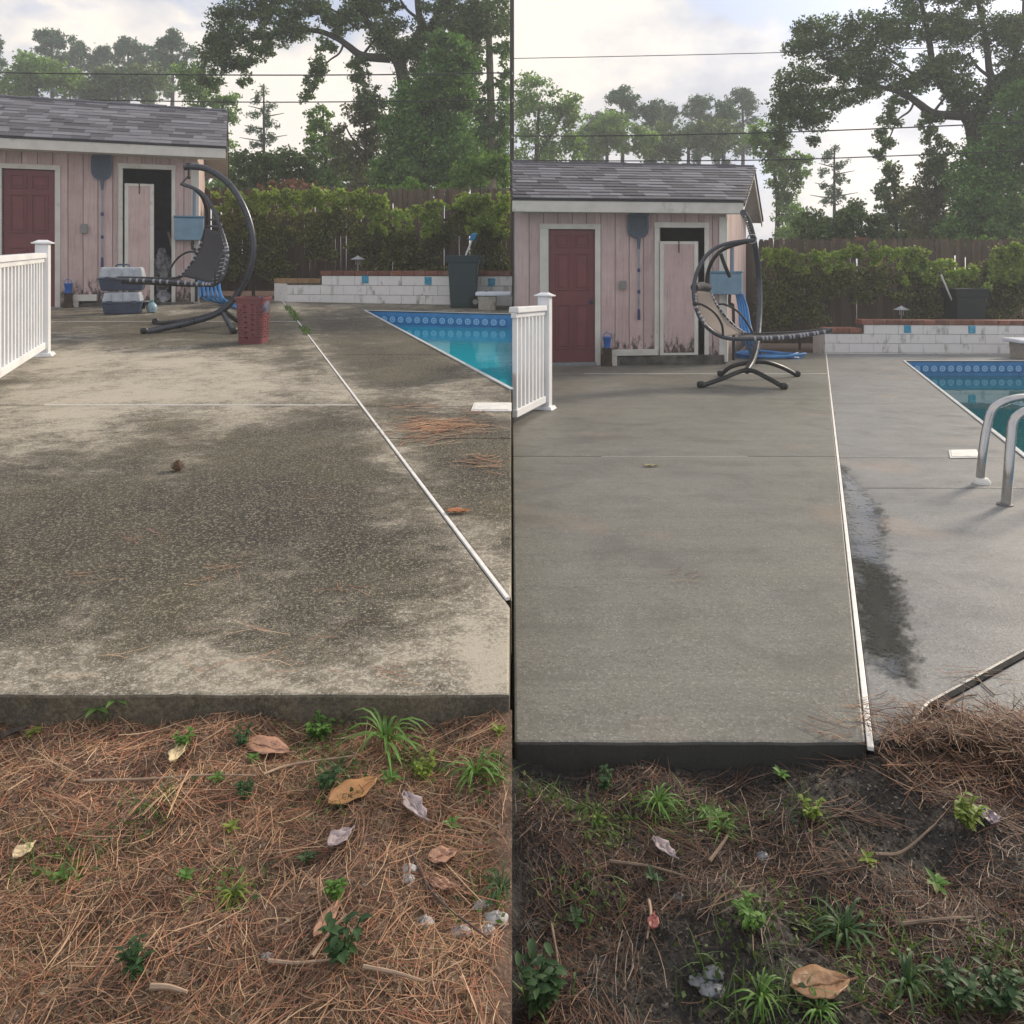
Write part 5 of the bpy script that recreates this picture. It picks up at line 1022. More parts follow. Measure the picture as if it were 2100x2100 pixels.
def backdrop(s, sh):
    T = SIDE_TXT[s]; far = 'trees far behind the %s shed' % T; sd0 = 100 if s == 'L' else 200
    where = 'left' if s == 'L' else 'right'
    # far pines
    pines = [(-8, 66, 22, 'at the frame edge'), (105, 60, 62, 'with the highest domed crown'), (55, 112, 38, 'low and left of the domed one'), (165, 86, 42, 'thin crowned, right of the domed one'), (205, 92, 40, 'in the middle of the row'), (262, 76, 56, 'with a broad pointed crown'), (312, 90, 40, 'between two broad crowns'), (352, 62, 58, 'tallest beside the oak')]
    for i, (cx, top, w, txt) in enumerate(pines):
        if s == 'R' and i == 0: continue
        rng_r = random.Random(sd0+i); bl = []; Yp = 50+rng_r.uniform(-4, 8)
        for k in range(13):
            t = k/12; yy = top+14+t*115; ww = w*(0.55+0.55*math.sin(min(1, t*1.6+0.15)*math.pi*0.75))*(1-0.45*t)
            bl.append((cx+rng_r.uniform(-0.6, 0.6)*ww, yy, ww*0.42, 10+rng_r.uniform(0, 6), 230 if t < 0.55 else 95))
        bl.append((cx, top+12, w*0.42, 12, 260)); bl.append((cx, top+26, w*0.6, 14, 340))
        tree(s, 'pine_tree', 'far pine over the %s shed, %s' % (where, txt), 'pine', cx, Yp, bl, 0.24, PINE, [([(cx, 300), (cx+2, 180), (cx, top+15)], 0.2, 0.06)]+[([(cx, yy), (cx+dx, yy-12)], 0.06, 0.02) for yy, dx in ((top+70, w*0.6), (top+55, -w*0.55), (top+90, -w*0.5))], sh, sd0+i, 24, 1.0, 0.35, far, cov=2.3)
    tree(s, 'broadleaf_tree', 'pale green tree low before the far pines over the %s shed' % where, 'tree', 70, 40, [(70, 150, 60, 40, 900), (130, 170, 60, 35, 900), (40, 180, 50, 40, 700)], 0.20, LITE, [([(70, 300), (75, 200), (70, 130)], 0.16, 0.05)], sh, sd0+21, 20, cov=2.4)
    tree(s, 'broadleaf_tree', 'dull green trees filling the gap over the %s shed ridge' % where, 'tree', 240, 42, [(230, 165, 70, 35, 900), (300, 165, 60, 40, 900), (190, 190, 60, 30, 600)], 0.20, OAK, [([(240, 300), (242, 200), (240, 140)], 0.16, 0.05)], sh, sd0+22, 20, cov=2.4)
    tree(s, 'broadleaf_tree', 'bright green tree between the %s shed roof and the oak' % where, 'tree', 395, 30, [(390, 160, 38, 38, 700), (415, 200, 38, 40, 800), (440, 250, 32, 50, 800), (450, 320, 35, 55, 900), (470, 220, 25, 40, 300)], 0.13, LITE, [([(420, 420), (425, 300), (410, 180)], 0.14, 0.05), ([(425, 300), (450, 240), (460, 200)], 0.06, 0.02)], sh, sd0+23, 20, cov=2.3)
    # the big oak with sweeping limbs
    ob = [(470, 55, 50, 60, 1500), (440, 110, 38, 48, 1000), (430, 165, 28, 26, 420), (500, 120, 45, 35, 700), (555, 25, 60, 38, 1200), (545, 85, 45, 30, 650), (600, 60, 40, 35, 620), (640, 15, 60, 32, 900), (690, 50, 45, 32, 600), (745, 25, 50, 40, 900), (800, 70, 50, 50, 1000), (780, 10, 50, 25, 500), (850, 120, 45, 45, 900), (880, 70, 38, 40, 500), (910, 20, 45, 35, 600),
          (665, 95, 26, 18, 200), (652, 130, 22, 24, 330), (645, 165, 22, 22, 300), (630, 198, 18, 15, 200), (735, 130, 25, 22, 220), (740, 165, 22, 30, 300), (500, 170, 16, 14, 70), (760, 210, 30, 40, 420), (960, 60, 40, 60, 700), (1010, 40, 60, 50, 800)] + [(x, y, 70, 50, 700) for x, y in ((500, -40), (600, -50), (700, -60), (800, -60), (900, -50), (800, -140), (700, -150), (1000, -60))]
    tree(s, 'oak_tree', 'big oak arching over the %s yard with dark sweeping limbs' % where, 'oak tree', 830, 21.5, ob, 0.095, OAK,
         [([(835, 420), (835, 280), (825, 150), (800, 105)], 0.26, 0.16), ([(800, 120), (745, 115), (715, 95), (690, 78), (640, 62), (560, 70), (480, 95), (440, 130)], 0.13, 0.03), ([(810, 110), (770, 65), (745, 30), (735, -40), (715, -130), (690, -210)], 0.14, 0.03), ([(825, 120), (862, 60), (858, 20), (850, -50), (830, -140), (820, -230)], 0.13, 0.03), ([(840, 120), (885, 50), (905, 10), (925, -40), (930, -140)], 0.11, 0.03),
          ([(705, 90), (695, 110), (670, 130), (650, 175), (632, 205)], 0.035, 0.012), ([(735, 60), (690, 25), (640, 0)], 0.05, 0.02), ([(640, 62), (590, 40), (540, 20), (480, 30)], 0.05, 0.015), ([(745, 112), (780, 60), (740, 55)], 0.04, 0.02), ([(860, 40), (835, 20), (815, -10)], 0.05, 0.03)], sh, sd0+30, 20, 0.9, 0.55, cov=2.6)
    tree(s, 'ivy_clad_tree', 'tall pale trunk wrapped in ivy at the right of %s yard' % where, 'tree', 1000, 23.0, [(985, -80, 60, 70, 1200), (955, 60, 35, 80, 1300), (960, 150, 42, 90, 1800), (965, 250, 45, 80, 1700), (1040, 120, 28, 110, 1200), (1045, 260, 40, 90, 1300), (1000, 330, 60, 50, 1300)], 0.11, IVY, [([(1006, 420), (1008, 300), (1005, 150), (1000, 30), (995, -60), (990, -200)], 0.17, 0.06)], sh, sd0+31, 20, 0.6, 0.6, None, PALEB, cov=2.3)
    tree(s, 'evergreen_tree', 'dense dark green tree rising behind the %s fence' % where, 'tree', 870, 20.0, [(915, 110, 45, 60, 1), (890, 170, 60, 50, 1), (945, 150, 45, 80, 1), (850, 220, 70, 70, 2600), (905, 210, 60, 60, 2000), (840, 300, 70, 70, 2600), (910, 300, 75, 70, 2700), (870, 360, 110, 40, 2400), (950, 350, 60, 45, 1300), (800, 350, 45, 45, 1000)], 0.095, IVY, [([(870, 420), (872, 300), (868, 200)], 0.16, 0.05)], sh, sd0+32, 22, 0.8, cov=3.0)
    tree(s, 'brownish_tree', 'loose brownish tree between pine gap and dark evergreen, %s yard' % where, 'tree', 745, 22.0, [(740, 230, 32, 40, 520), (755, 290, 42, 55, 1000), (735, 345, 45, 50, 1000), (775, 245, 26, 45, 420), (700, 300, 30, 45, 500)], 0.10, BROWN, [([(750, 420), (750, 320), (748, 220)], 0.1, 0.03), ([(750, 320), (720, 280), (705, 250)], 0.04, 0.015)], sh, sd0+33, 16, cov=2.1)
    tree(s, 'slender_tree', 'grey green slender tree right of the lone pine, %s yard' % where, 'tree', 665, 24.0, [(655, 240, 26, 30, 330), (650, 290, 32, 45, 600), (680, 330, 40, 50, 900), (640, 350, 32, 45, 700), (690, 385, 45, 30, 700)], 0.13, LITE if s == 'L' else OAK, [([(668, 420), (668, 330), (662, 225)], 0.09, 0.025)], sh, sd0+34, 16, cov=2.2)
    tree(s, 'thicket', 'mixed green thicket low behind the %s fence' % where, 'thicket', 720, 27.0, [(460, 380, 45, 45, 1), (530, 385, 50, 28, 1), (620, 390, 50, 25, 1), (690, 380, 50, 45, 1), (760, 370, 60, 50, 1), (840, 360, 60, 60, 1), (930, 340, 60, 80, 1), (1010, 330, 60, 90, 1), (700, 330, 30, 50, 1)], 0.13, LITE, [([(720, 430), (720, 380), (715, 330)], 0.08, 0.03)], sh, sd0+41, 20, cov=2.6)
    bl = []; rp = random.Random(9)
    for k in range(12):
        t = k/11; bl.append((541+rp.uniform(-1, 1)*(10+34*t), 186+t*110, 9+15*t*rp.uniform(0.7, 1.2), 8, 150))
    tree(s, 'pine_tree', 'lone small pine standing against bright sky in the %s half' % where, 'pine', 541, 34.0, bl, 0.16, PINE, [([(541, 420), (541, 300), (541, 182)], 0.13, 0.03)]+[([(541, yy), (541+dx, yy-8)], 0.035, 0.012) for yy, dx in ((285, 48), (265, -40), (240, 42), (225, -32), (290, -50))], sh, sd0+35, 18, 0.8, 0.3)
    tree(s, 'rounded_bush', 'dark rounded bush under the lone pine beyond the %s fence' % where, 'bush', 580, 18.5, [(580, 335, 55, 38, 2300), (545, 355, 45, 40, 1300), (620, 360, 35, 30, 800), (500, 350, 40, 45, 1000)], 0.085, OAK, [([(580, 420), (580, 360), (578, 330)], 0.06, 0.02)], sh, sd0+36, 20, cov=2.8)
    tree(s, 'pink_shrub', 'pinkish brown shrub showing over the %s fence' % where, 'shrub', 600, 16.6, [(560, 382, 30, 12, 420), (600, 378, 30, 14, 480), (640, 388, 34, 14, 500), (600, 396, 60, 14, 700)], 0.06, CRAPE, [([(600, 430), (600, 400), (600, 375)], 0.025, 0.01)], sh, sd0+37, 14)
    tree(s, 'bright_shrub', 'low bright green shrub peeping over the middle of %s fence' % where, 'shrub', 830, 16.4, [(800, 388, 28, 10, 420), (845, 380, 26, 16, 500), (880, 390, 30, 10, 400), (770, 392, 20, 8, 160)], 0.06, BRITE, [([(840, 430), (840, 400), (842, 372)], 0.02, 0.008)], sh, sd0+38, 14)
    tree(s, 'bright_shrub', 'tall fresh green shrub at the right end of %s fence' % where, 'shrub', 985, 16.8, [(960, 355, 36, 36, 1500), (1000, 335, 40, 40, 1500), (1040, 350, 40, 40, 1400), (930, 380, 45, 16, 900)], 0.07, BRITE, [([(985, 430), (985, 380), (990, 325)], 0.03, 0.01)], sh, sd0+39, 16)
backdrop('L', (0, 0)); backdrop('R', (1170, 118))
tree('R', 'broadleaf_tree', 'broad light green tree at the left end of the right half', 'tree', 1100, 33.0, [(1085, 190, 40, 45, 700), (1100, 240, 60, 55, 1500), (1160, 215, 36, 45, 700), (1110, 310, 75, 45, 1600), (1175, 250, 28, 40, 380), (1180, 310, 25, 30, 300)], 0.15, LITE, [([(1100, 480), (1100, 330), (1105, 220)], 0.2, 0.06), ([(1102, 320), (1140, 260), (1160, 210)], 0.08, 0.03)], (0, 0), 301, 20)

# ------------------------------------------------------------------ overhead lines and their pole
WIRE = pm('black_wire', (0.02, 0.02, 0.022), 0.6, 0.1, 5, bmp=0); Yw = 19.0
pole = thing('utility_pole', (0, Yw+0.12, gz('L', 19)-0.4), 'slender dark utility pole where the two halves meet', 'utility pole')
obj('shaft', MB().lathe((0, Yw+0.12, gz('L', 19)-0.7), [(0.062, 0), (0.052, 8.6), (0.04, 8.62)], 12), pm('tarred_pole', (0.025, 0.021, 0.018), 0.9, 0.3, 8, stretch=(5, 5, 0.6)), pole, sm=True)
def zpx(py): return 1+(Y0-py)*Yw/F
for py in (149, 205, 279, 330): obj('insulator', MB().lathe((0, Yw+0.045, zpx(py)-0.05), [(0.012, 0), (0.03, 0.02), (0.02, 0.04), (0.03, 0.06), (0.012, 0.08)], 10), METAL, pole, sm=True)
for pts, r, lab in (([(-420, 140), (0, 149), (260, 152), (525, 154), (800, 153), (1050, 149)], 0.016, 'upper black overhead wire across the left half'), ([(-420, 190), (0, 200), (260, 206), (525, 209.5), (800, 208), (1050, 205)], 0.014, 'lower black overhead wire just above the left shed ridge'),
                    ([(1050, 279), (1300, 278), (1575, 272), (1800, 264), (2100, 250), (2500, 225)], 0.016, 'middle black overhead wire across the right half'), ([(1050, 329), (1300, 330), (1575, 328), (1800, 321), (2100, 308), (2500, 285)], 0.014, 'lowest black overhead wire above the right shed ridge'),
                    ([(1050, 120), (1300, 115), (1590, 108), (2100, 92), (2500, 76)], 0.009, 'thin topmost wire crossing the clouds in the right half')):
    tag(obj('overhead_wire', MB().tube(smooth([P(x, y, Yw) for x, y in pts], 6), r, 6), WIRE, sm=True), lab, 'wire')
# garden path lamps
for s, px, py, pb, Y, lab in (('L', 734, 524, 556, 13.4, 'small mushroom garden lamp behind the left white wall'), ('R', 1848, 627, 660, 13.6, 'small mushroom garden lamp behind the right white wall')):
    t = P(px, py, Y); zb = gz(s, Y); o = thing('garden_lamp', (t.x, Y, zb), lab, 'lamp')
    obj('shade', MB().lathe((t.x, Y, t.z-0.075), [(0.128, 0), (0.13, 0.008), (0.05, 0.05), (0.02, 0.062), (0.012, 0.075)], 16), pm('lamp_grey', (0.42, 0.44, 0.46), 0.4, metal=0.3), o, sm=True)
    obj('stem', MB().tube([(t.x, Y, zb-0.02), (t.x, Y, t.z-0.07)], 0.014, 8), pm('lamp_stem', (0.25, 0.25, 0.25), 0.5), o)
    for k in (-1, 0, 1): obj('fin', MB().tube([(t.x+k*0.035, Y-0.01, t.z-0.16), (t.x+k*0.035, Y-0.01, t.z-0.074)], 0.007, 6), pm('lamp_fin', (0.55, 0.55, 0.55), 0.5), o)

# ------------------------------------------------------------------ needles, dry grass and weeds in the foreground
NEED = {'L': leaf_mat('dry_needle', [(0.18, 0.07, 0.043), (0.312, 0.128, 0.072), (0.408, 0.211, 0.117), (0.552, 0.384, 0.234), (0.228, 0.122, 0.078), (0.084, 0.051, 0.036), (0.432, 0.282, 0.169), (0.336, 0.128, 0.072)], 0, 0.7),
        'R': leaf_mat('wet_needle', [(0.028, 0.016, 0.012), (0.06, 0.03, 0.02), (0.13, 0.06, 0.034), (0.19, 0.10, 0.055), (0.05, 0.035, 0.024), (0.022, 0.018, 0.015)], 0, 0.5)}
STRAW = {'L': leaf_mat('dry_grass', [(0.07, 0.042, 0.026), (0.22, 0.125, 0.07), (0.38, 0.25, 0.145), (0.13, 0.07, 0.04), (0.5, 0.37, 0.23), (0.18, 0.15, 0.06), (0.28, 0.14, 0.08)], 0.2, 0.8), 'R': leaf_mat('wet_grass', [(0.05, 0.04, 0.02), (0.1, 0.08, 0.045), (0.15, 0.12, 0.07), (0.05, 0.07, 0.02)], 0.2, 0.7)}
def needles(s, c, length, wid, rng, tilt=0.12, dirs=None, lift=0.012):
    n = len(c); a = rng.uniform(0, 2*np.pi, n) if dirs is None else dirs; L_ = length*rng.uniform(0.55, 1.25, n); k = 4
    d = np.stack([np.cos(a), np.sin(a), rng.normal(0, tilt, n)], 1); w = np.stack([-np.sin(a), np.cos(a), rng.normal(0, 0.5, n)], 1); cv = rng.normal(0, 0.12, n)
    st = np.zeros((n, k, 2, 3)); zl = rng.uniform(0, lift, n)
    for i in range(k):
        t = i/(k-1)-0.5; p = c+d*(L_*t)[:, None]+w*(cv*L_*(t*t-0.1)*2)[:, None]*np.array([1, 1, 0.2])
        fl = soil_h(s, p[:, 0], p[:, 1])+0.003; p[:, 2] = np.maximum(p[:, 2]+zl, fl+zl*0.6)
        ww = wid*(1-0.5*abs(t)*2*0.6)/2; st[:, i, 0] = p-w*ww; st[:, i, 1] = p+w*ww
    return st
def keep(st, s): return st[(st[..., 0].max((1, 2)) < -0.004)] if s == 'L' else st[(st[..., 0].min((1, 2)) > 0.004)]
for s in 'LR':
    rng = np.random.default_rng(77 if s == 'L' else 78); sg = -1 if s == 'L' else 1
    def scat(n, x1=1.35, y0=0.82, y1=1.69): return np.stack([sg*rng.uniform(0, x1, n), rng.uniform(y0, y1, n), np.zeros(n)], 1)
    def onsoil(c, up=0.0): c[:, 2] = soil_h(s, c[:, 0], c[:, 1])+up; return c
    n = 10000 if s == 'L' else 22000
    c = onsoil(scat(n))
    if s == 'R':                                     # clumped in wet mats with bare mud between
        m = np.sin(c[:, 0]*9+2*np.sin(c[:, 1]*7))+np.sin(c[:, 1]*13+c[:, 0]*5)+rng.normal(0, 0.6, n); c = c[m > -0.2]
    st = keep(needles(s, c, 0.062, 0.0011, rng), s); struct(ribbons('pine_needles', st, NEED[s]), 'stuff')
    cl = []; di = []
    for k in range(60 if s == 'L' else 46):          # fallen sprays, needles lying side by side
        q = onsoil(scat(1, 1.3))[0]; a = rng.uniform(0, np.pi); m = rng.integers(6, 20)
        cl.append(q+np.stack([rng.normal(0, 0.022, m), rng.normal(0, 0.014, m), np.full(m, 0.008)], 1)); di.append(rng.normal(a, 0.22, m))
    cl, di = np.concatenate(cl), np.concatenate(di)
    struct(ribbons('pine_needles', keep(needles(s, cl, 0.12, 0.0013 if s == 'L' else 0.0015, rng, 0.06, di, 0.008), s), NEED[s]), 'stuff')
    if s == 'R':                                     # heap of straw raked against the slab corner
        m = 3000; q = np.stack([rng.normal(1.10, 0.16, m), rng.normal(1.70, 0.06, m), np.zeros(m)], 1); q = q[(q[:, 0] > 0.8)]
        q[:, 2] = np.maximum(soil_h(s, q[:, 0], q[:, 1]), np.where(q[:, 1] > 1.69, S[s]*q[:, 1]+0.002, -1))+rng.uniform(0.0, 0.02, len(q))
        pile = leaf_mat('straw_heap', [(0.06, 0.028, 0.018), (0.15, 0.065, 0.035), (0.24, 0.12, 0.065), (0.33, 0.22, 0.13), (0.04, 0.025, 0.02), (0.1, 0.06, 0.04)], 0, 0.6)
        struct(ribbons('pine_straw', needles(s, q, 0.095, 0.0014, rng, 0.2, None, 0.014), pile), 'stuff')
    c = onsoil(scat(52000 if s == 'L' else 9000)); m = np.sin(c[:, 0]*7.3+1)*np.sin(c[:, 1]*11+0.6)+rng.normal(0, 0.6, len(c)); c = c[(m > -0.25) & (abs(c[:, 0]) > 0.03)]
    struct(blades('dry_grass', c, 0.017, 0.0015, STRAW[s], rng, None, 1.6, 3), 'stuff')
    # crumbs of bark and soil
    c = onsoil(scat(20000)); c = c[abs(c[:, 0]) > 0.02]
    cm = leaf_mat('bark_crumb_%s' % ('dry' if s == 'L' else 'wet'), [(0.1, 0.06, 0.04), (0.2, 0.12, 0.08), (0.3, 0.2, 0.14), (0.34, 0.27, 0.21)] if s == 'L' else [(0.012, 0.01, 0.009), (0.04, 0.03, 0.024), (0.09, 0.07, 0.055), (0.16, 0.14, 0.12)], 0, 0.8)
    struct(npmesh('litter', leaf_quads(c+np.array([0, 0, 0.004]), 0.0085, 0.5, rng, 0.7), 4, cm), 'stuff')
    # sparse needles far out of the picture so that the bed goes on
    c = np.stack([sg*rng.uniform(1.2, 4, 2500), rng.uniform(-0.6, 1.66, 2500), np.zeros(2500)], 1); c = onsoil(c)
    struct(ribbons('pine_needles', needles(s, c, 0.12, 0.003, rng), NEED[s]), 'stuff')
# needle drifts and loose needles on the left deck
rng = np.random.default_rng(9)
def deck_needles(s, spots, n_each, L_, wid, mat, spread, a0=None):
    st = []
    for (px, py) in spots:
        g = G(s, px, py); n = n_each; a = rng.normal(rng.uniform(-0.5, 0.5) if a0 is None else a0, 0.5, n); c = np.array(g)+np.stack([rng.normal(0, spread, n), rng.normal(0, spread*0.8, n), np.zeros(n)], 1)
        d = np.stack([np.cos(a), np.sin(a), np.sin(a)*S[s]], 1); w = np.stack([-np.sin(a), np.cos(a), np.cos(a)*S[s]], 1); q = np.zeros((n, 3, 2, 3)); ll = L_*rng.uniform(0.5, 1.2, n); cv = rng.normal(0, 0.15, n)
        c[:, 2] = c[:, 1]*S[s]+0.004+rng.uniform(0, 0.006, n)
        for i in range(3):
            t = i/2-0.5; p = c+d*(ll*t)[:, None]+w*(cv*ll*t*t*2)[:, None]; q[:, i, 0] = p-w*wid/2; q[:, i, 1] = p+w*wid/2
        st.append(q)
    return np.concatenate(st)
struct(ribbons('pine_needles', keep(np.concatenate([deck_needles('L', [(890, 872), (925, 876), (900, 880)], 60, 0.15, 0.004, None, 0.12), deck_needles('L', [(990, 952), (1015, 950), (850, 835), (985, 842), (880, 900)], 22, 0.14, 0.004, None, 0.08)]), 'L'), NEED['L']), 'stuff')
struct(ribbons('pine_needles', keep(deck_needles('L', [(100, 1185), (190, 1188), (290, 1112), (270, 1100), (430, 1190), (490, 1165), (470, 1375), (570, 1360), (715, 1368), (490, 1300), (150, 1370), (720, 1265), (680, 1225), (860, 1370), (640, 1020), (420, 870)], 4, 0.10, 0.0017, None, 0.05), 'L'), NEED['L']), 'stuff')
struct(ribbons('pine_needles', keep(deck_needles('R', [(1390, 1180), (1800, 1458), (1830, 1448), (1715, 1495), (1680, 1500), (1990, 1395), (2020, 1385)], 5, 0.09, 0.0026, None, 0.03), 'R'), leaf_mat('straw_heap', [], 0)), 'stuff')

# low green ground cover in patches
for s, spots in (('L', [(700, 1590), (860, 1585), (985, 1590), (690, 1640), (660, 1520), (310, 1675), (150, 1790), (1030, 1850), (480, 1840)]), ('R', [(1110, 1640), (1230, 1690), (1340, 1685), (1400, 1690), (1470, 1690), (1660, 1680), (1250, 1720), (1530, 1900), (1640, 1900), (1720, 1930), (1480, 1990), (1620, 2060), (1780, 2040), (1860, 1980), (1900, 2060), (1100, 2060), (2070, 1960), (1200, 1850), (2060, 2060), (1560, 2070)])):
    rng = np.random.default_rng(31); cc = []
    for px, py in spots:
        g = np.array(GS(s, px, py)); n = rng.integers(40, 90); cc.append(g+np.stack([rng.normal(0, 0.035, n), rng.normal(0, 0.028, n), np.zeros(n)], 1))
    cc = np.concatenate(cc); cc = cc[(abs(cc[:, 0]) > 0.012) & (np.sign(cc[:, 0]) == (-1 if s == 'L' else 1))]; cc[:, 2] = soil_h(s, cc[:, 0], cc[:, 1])+rng.uniform(0.004, 0.02, len(cc))
    struct(npmesh('ground_cover', leaf_quads(cc, 0.011, 0.6, rng, 0.5), 4, leaf_mat('cover_leaf', [(0.05, 0.09, 0.02), (0.08, 0.14, 0.03), (0.14, 0.18, 0.05), (0.04, 0.08, 0.04)], 0.3)), 'stuff')
    b = cc[rng.random(len(cc)) < 0.5].copy(); b[:, 2] = soil_h(s, b[:, 0], b[:, 1])
    struct(blades('grass', b, 0.045, 0.003, GRASS, rng, None, 0.9), 'stuff')

# single fallen leaves
def leaf_obj(s, px, py, L_, wid, rot, mat, label, deckz=False, curl=0.25, name='fallen_leaf', lobes=0):
    g = G(s, px, py) if deckz else GS(s, px, py); g = g+Vector((0, 0, 0.006 if deckz else 0.014)); R = Matrix.Rotation(rot, 3, 'Z'); rows = []
    n, m = 12, 6
    for i in range(n+1):
        t = i/n; ww = wid*(math.sin(math.pi*min(1, t**0.85))**0.8)*(1+0.35*lobes*math.cos(t*math.pi*5)); row = []
        for j in range(m+1):
            u = j/m*2-1; row.append(g+R @ Vector(((t-0.5)*L_, u*ww/2, curl*L_*(0.35*(t-0.5)**2+0.28*abs(u)**1.5*ww/L_)+0.002*math.sin(17*t+5*u))))
        rows.append(row)
    o = thing(name, g-Vector((0, 0, 0.006)), label, 'leaf'); b = obj('blade', MB().grid(rows), mat, o, sm=True, solid=0.0012)
    obj('midrib', MB().tube([r[m//2]+Vector((0, 0, 0.0012)) for r in rows]+[rows[-1][m//2]+R @ Vector((L_*0.14, 0, 0.004))], 0.0013, 5), mat, o)
TANL = pm('tan_leaf', (0.32, 0.16, 0.06), 0.6, 0.18, 40, bmp=0.4); GRYL = pm('grey_leaf', (0.33, 0.27, 0.27), 0.7, 0.25, 60, bmp=0.6); BRNL = pm('brown_leaf', (0.36, 0.2, 0.13), 0.7, 0.2, 40, bmp=0.5); ORNL = pm('orange_leaf', (0.38, 0.15, 0.06), 0.6, 0.2, 40); PALL = pm('pale_leaf', (0.62, 0.5, 0.3), 0.6, 0.15, 40)
WTAN = pm('wet_tan_leaf', (0.24, 0.13, 0.06), 0.45, 0.2, 40, bmp=0.4)
leaf_obj('L', 724, 1642, 0.105, 0.058, 0.75, TANL, 'large smooth tan leaf among weeds on the left litter', curl=0.5)
leaf_obj('L', 850, 1672, 0.085, 0.032, -0.95, GRYL, 'grey crumpled lobed leaf right of the large tan leaf', lobes=0.7, curl=0.8)
leaf_obj('L', 697, 1738, 0.05, 0.034, 0.9, GRYL, 'small grey curled leaf below the large tan leaf', curl=0.8, lobes=0.4)
leaf_obj('L', 548, 1546, 0.11, 0.055, -0.35, BRNL, 'pinkish brown broad leaf half buried in needles near the slab', curl=0.3)
leaf_obj('L', 906, 1773, 0.05, 0.036, 0.3, BRNL, 'small round brown leaf on the left litter, right side', curl=0.4)
leaf_obj('L', 908, 1832, 0.045, 0.02, -0.2, BRNL, 'narrow brown leaf under the small round brown leaf', curl=0.3)
leaf_obj('L', 48, 1764, 0.035, 0.03, 1.2, PALL, 'pale yellow leaf scrap at the left edge', curl=0.7, lobes=0.3)
leaf_obj('L', 672, 1900, 0.075, 0.022, 1.25, BRNL, 'long narrow pinkish leaf above the leafy round weed', curl=0.3)
leaf_obj('L', 365, 1560, 0.07, 0.028, 1.6, PALL, 'dry pale curled leaf beside two small weeds', curl=1.0, lobes=0.6)
leaf_obj('L', 938, 1053, 0.085, 0.045, 0.1, ORNL, 'orange brown leaf lying beside the white joint line', True, 0.7)
leaf_obj('R', 1682, 2040, 0.095, 0.055, 0.12, WTAN, 'large tan leaf on the dark soil at the bottom right', curl=0.4)
leaf_obj('R', 1362, 1755, 0.06, 0.026, -1.0, GRYL, 'grey white lobed leaf on the dark soil', lobes=0.7, curl=0.7)
leaf_obj('R', 1340, 1907, 0.03, 0.02, 1.3, pm('pink_red_leaf', (0.3, 0.1, 0.08), 0.5), 'small pinkish red leaf on the dark soil', curl=0.4)
leaf_obj('R', 2028, 1690, 0.045, 0.034, 1.4, pm('purple_grey_leaf', (0.13, 0.1, 0.14), 0.5), 'purplish grey leaf beside the yellow green weed', curl=0.5)
leaf_obj('R', 1335, 957, 0.10, 0.035, 0.0, pm('olive_leaf', (0.3, 0.26, 0.14), 0.6), 'pale leaf lying alone on the washed deck', True, 0.5)
# pine cone and pebbles
c = G('L', 364, 966)+Vector((0, 0, 0.022)); o = thing('pine_cone', c-Vector((0, 0, 0.022)), 'small brown pine cone on the stained deck', 'pine cone'); CONE = pm('cone_scale', (0.16, 0.1, 0.06), 0.8)
obj('core', MB().lathe(c-Vector((0, 0, 0.02)), [(0.01, 0), (0.018, 0.012), (0.014, 0.03), (0.004, 0.045)], 10), CONE, o)
mb = MB()
for k in range(40):
    a = k*2.4; z = 0.002+0.04*k/40; r = 0.022*math.sin(math.pi*min(0.95, 0.25+0.7*k/40)); b = c+Vector((math.cos(a)*r*0.5, math.sin(a)*r*0.5, z-0.02)); t = c+Vector((math.cos(a)*r*1.35, math.sin(a)*r*1.35, z-0.014)); w = Vector((-math.sin(a), math.cos(a), 0))*0.006
    mb.add([b-w, b+w, t+w*0.6, t+Vector((0, 0, 0.002)), t-w*0.6], [(0, 1, 2, 3, 4)])
obj('scales', mb, CONE, o, solid=0.0015)
STONE = pm('white_pebble', (0.33, 0.32, 0.31), 0.55, 0.25, 60, bmp=0.4); STONE2 = pm('wet_pebble', (0.17, 0.18, 0.19), 0.35, 0.3, 60, bmp=0.4); rr = random.Random(21)
for s, px, py, r, lab in (('L', 870, 1897, 0.014, 'white pebble left of the pebble pair on the left litter'), ('L', 944, 1915, 0.013, 'flat white pebble, left one of the pebble pair'), ('L', 1000, 1913, 0.012, 'white pebble, right one of the pebble pair'), ('L', 1018, 1890, 0.016, 'largest white pebble at the right edge of left litter'), ('L', 838, 1785, 0.012, 'grey pebble beside the small round brown leaf, upper'), ('L', 836, 1806, 0.012, 'grey pebble just under another grey pebble'), ('L', 547, 1965, 0.009, 'tiny white pebble left of the leafy round weed'),
                     ('L', 990, 1860, 0.013, 'grey pebble over the pebble pair'), ('R', 1462, 2000, 0.016, 'pale wet pebble, topmost of the cluster on dark soil'), ('R', 1434, 2015, 0.012, 'small wet pebble, left of the cluster on dark soil'), ('R', 1460, 2034, 0.015, 'bluish wet pebble, lowest of the cluster on dark soil'), ('R', 1564, 1760, 0.014, 'pale grey pebble beside the straw arch on dark soil'), ('R', 1392, 1842, 0.009, 'small pale pebble under the grey white leaf')):
    g = GS(s, px, py); mb = crumple(g+Vector((0, 0, r*0.2)), (r*rr.uniform(0.9, 1.4), r*rr.uniform(0.7, 1), r*0.5), None, 9, 0.22); tag(obj('pebble', mb, STONE if s == 'L' else STONE2, sm=True), lab, 'pebble')
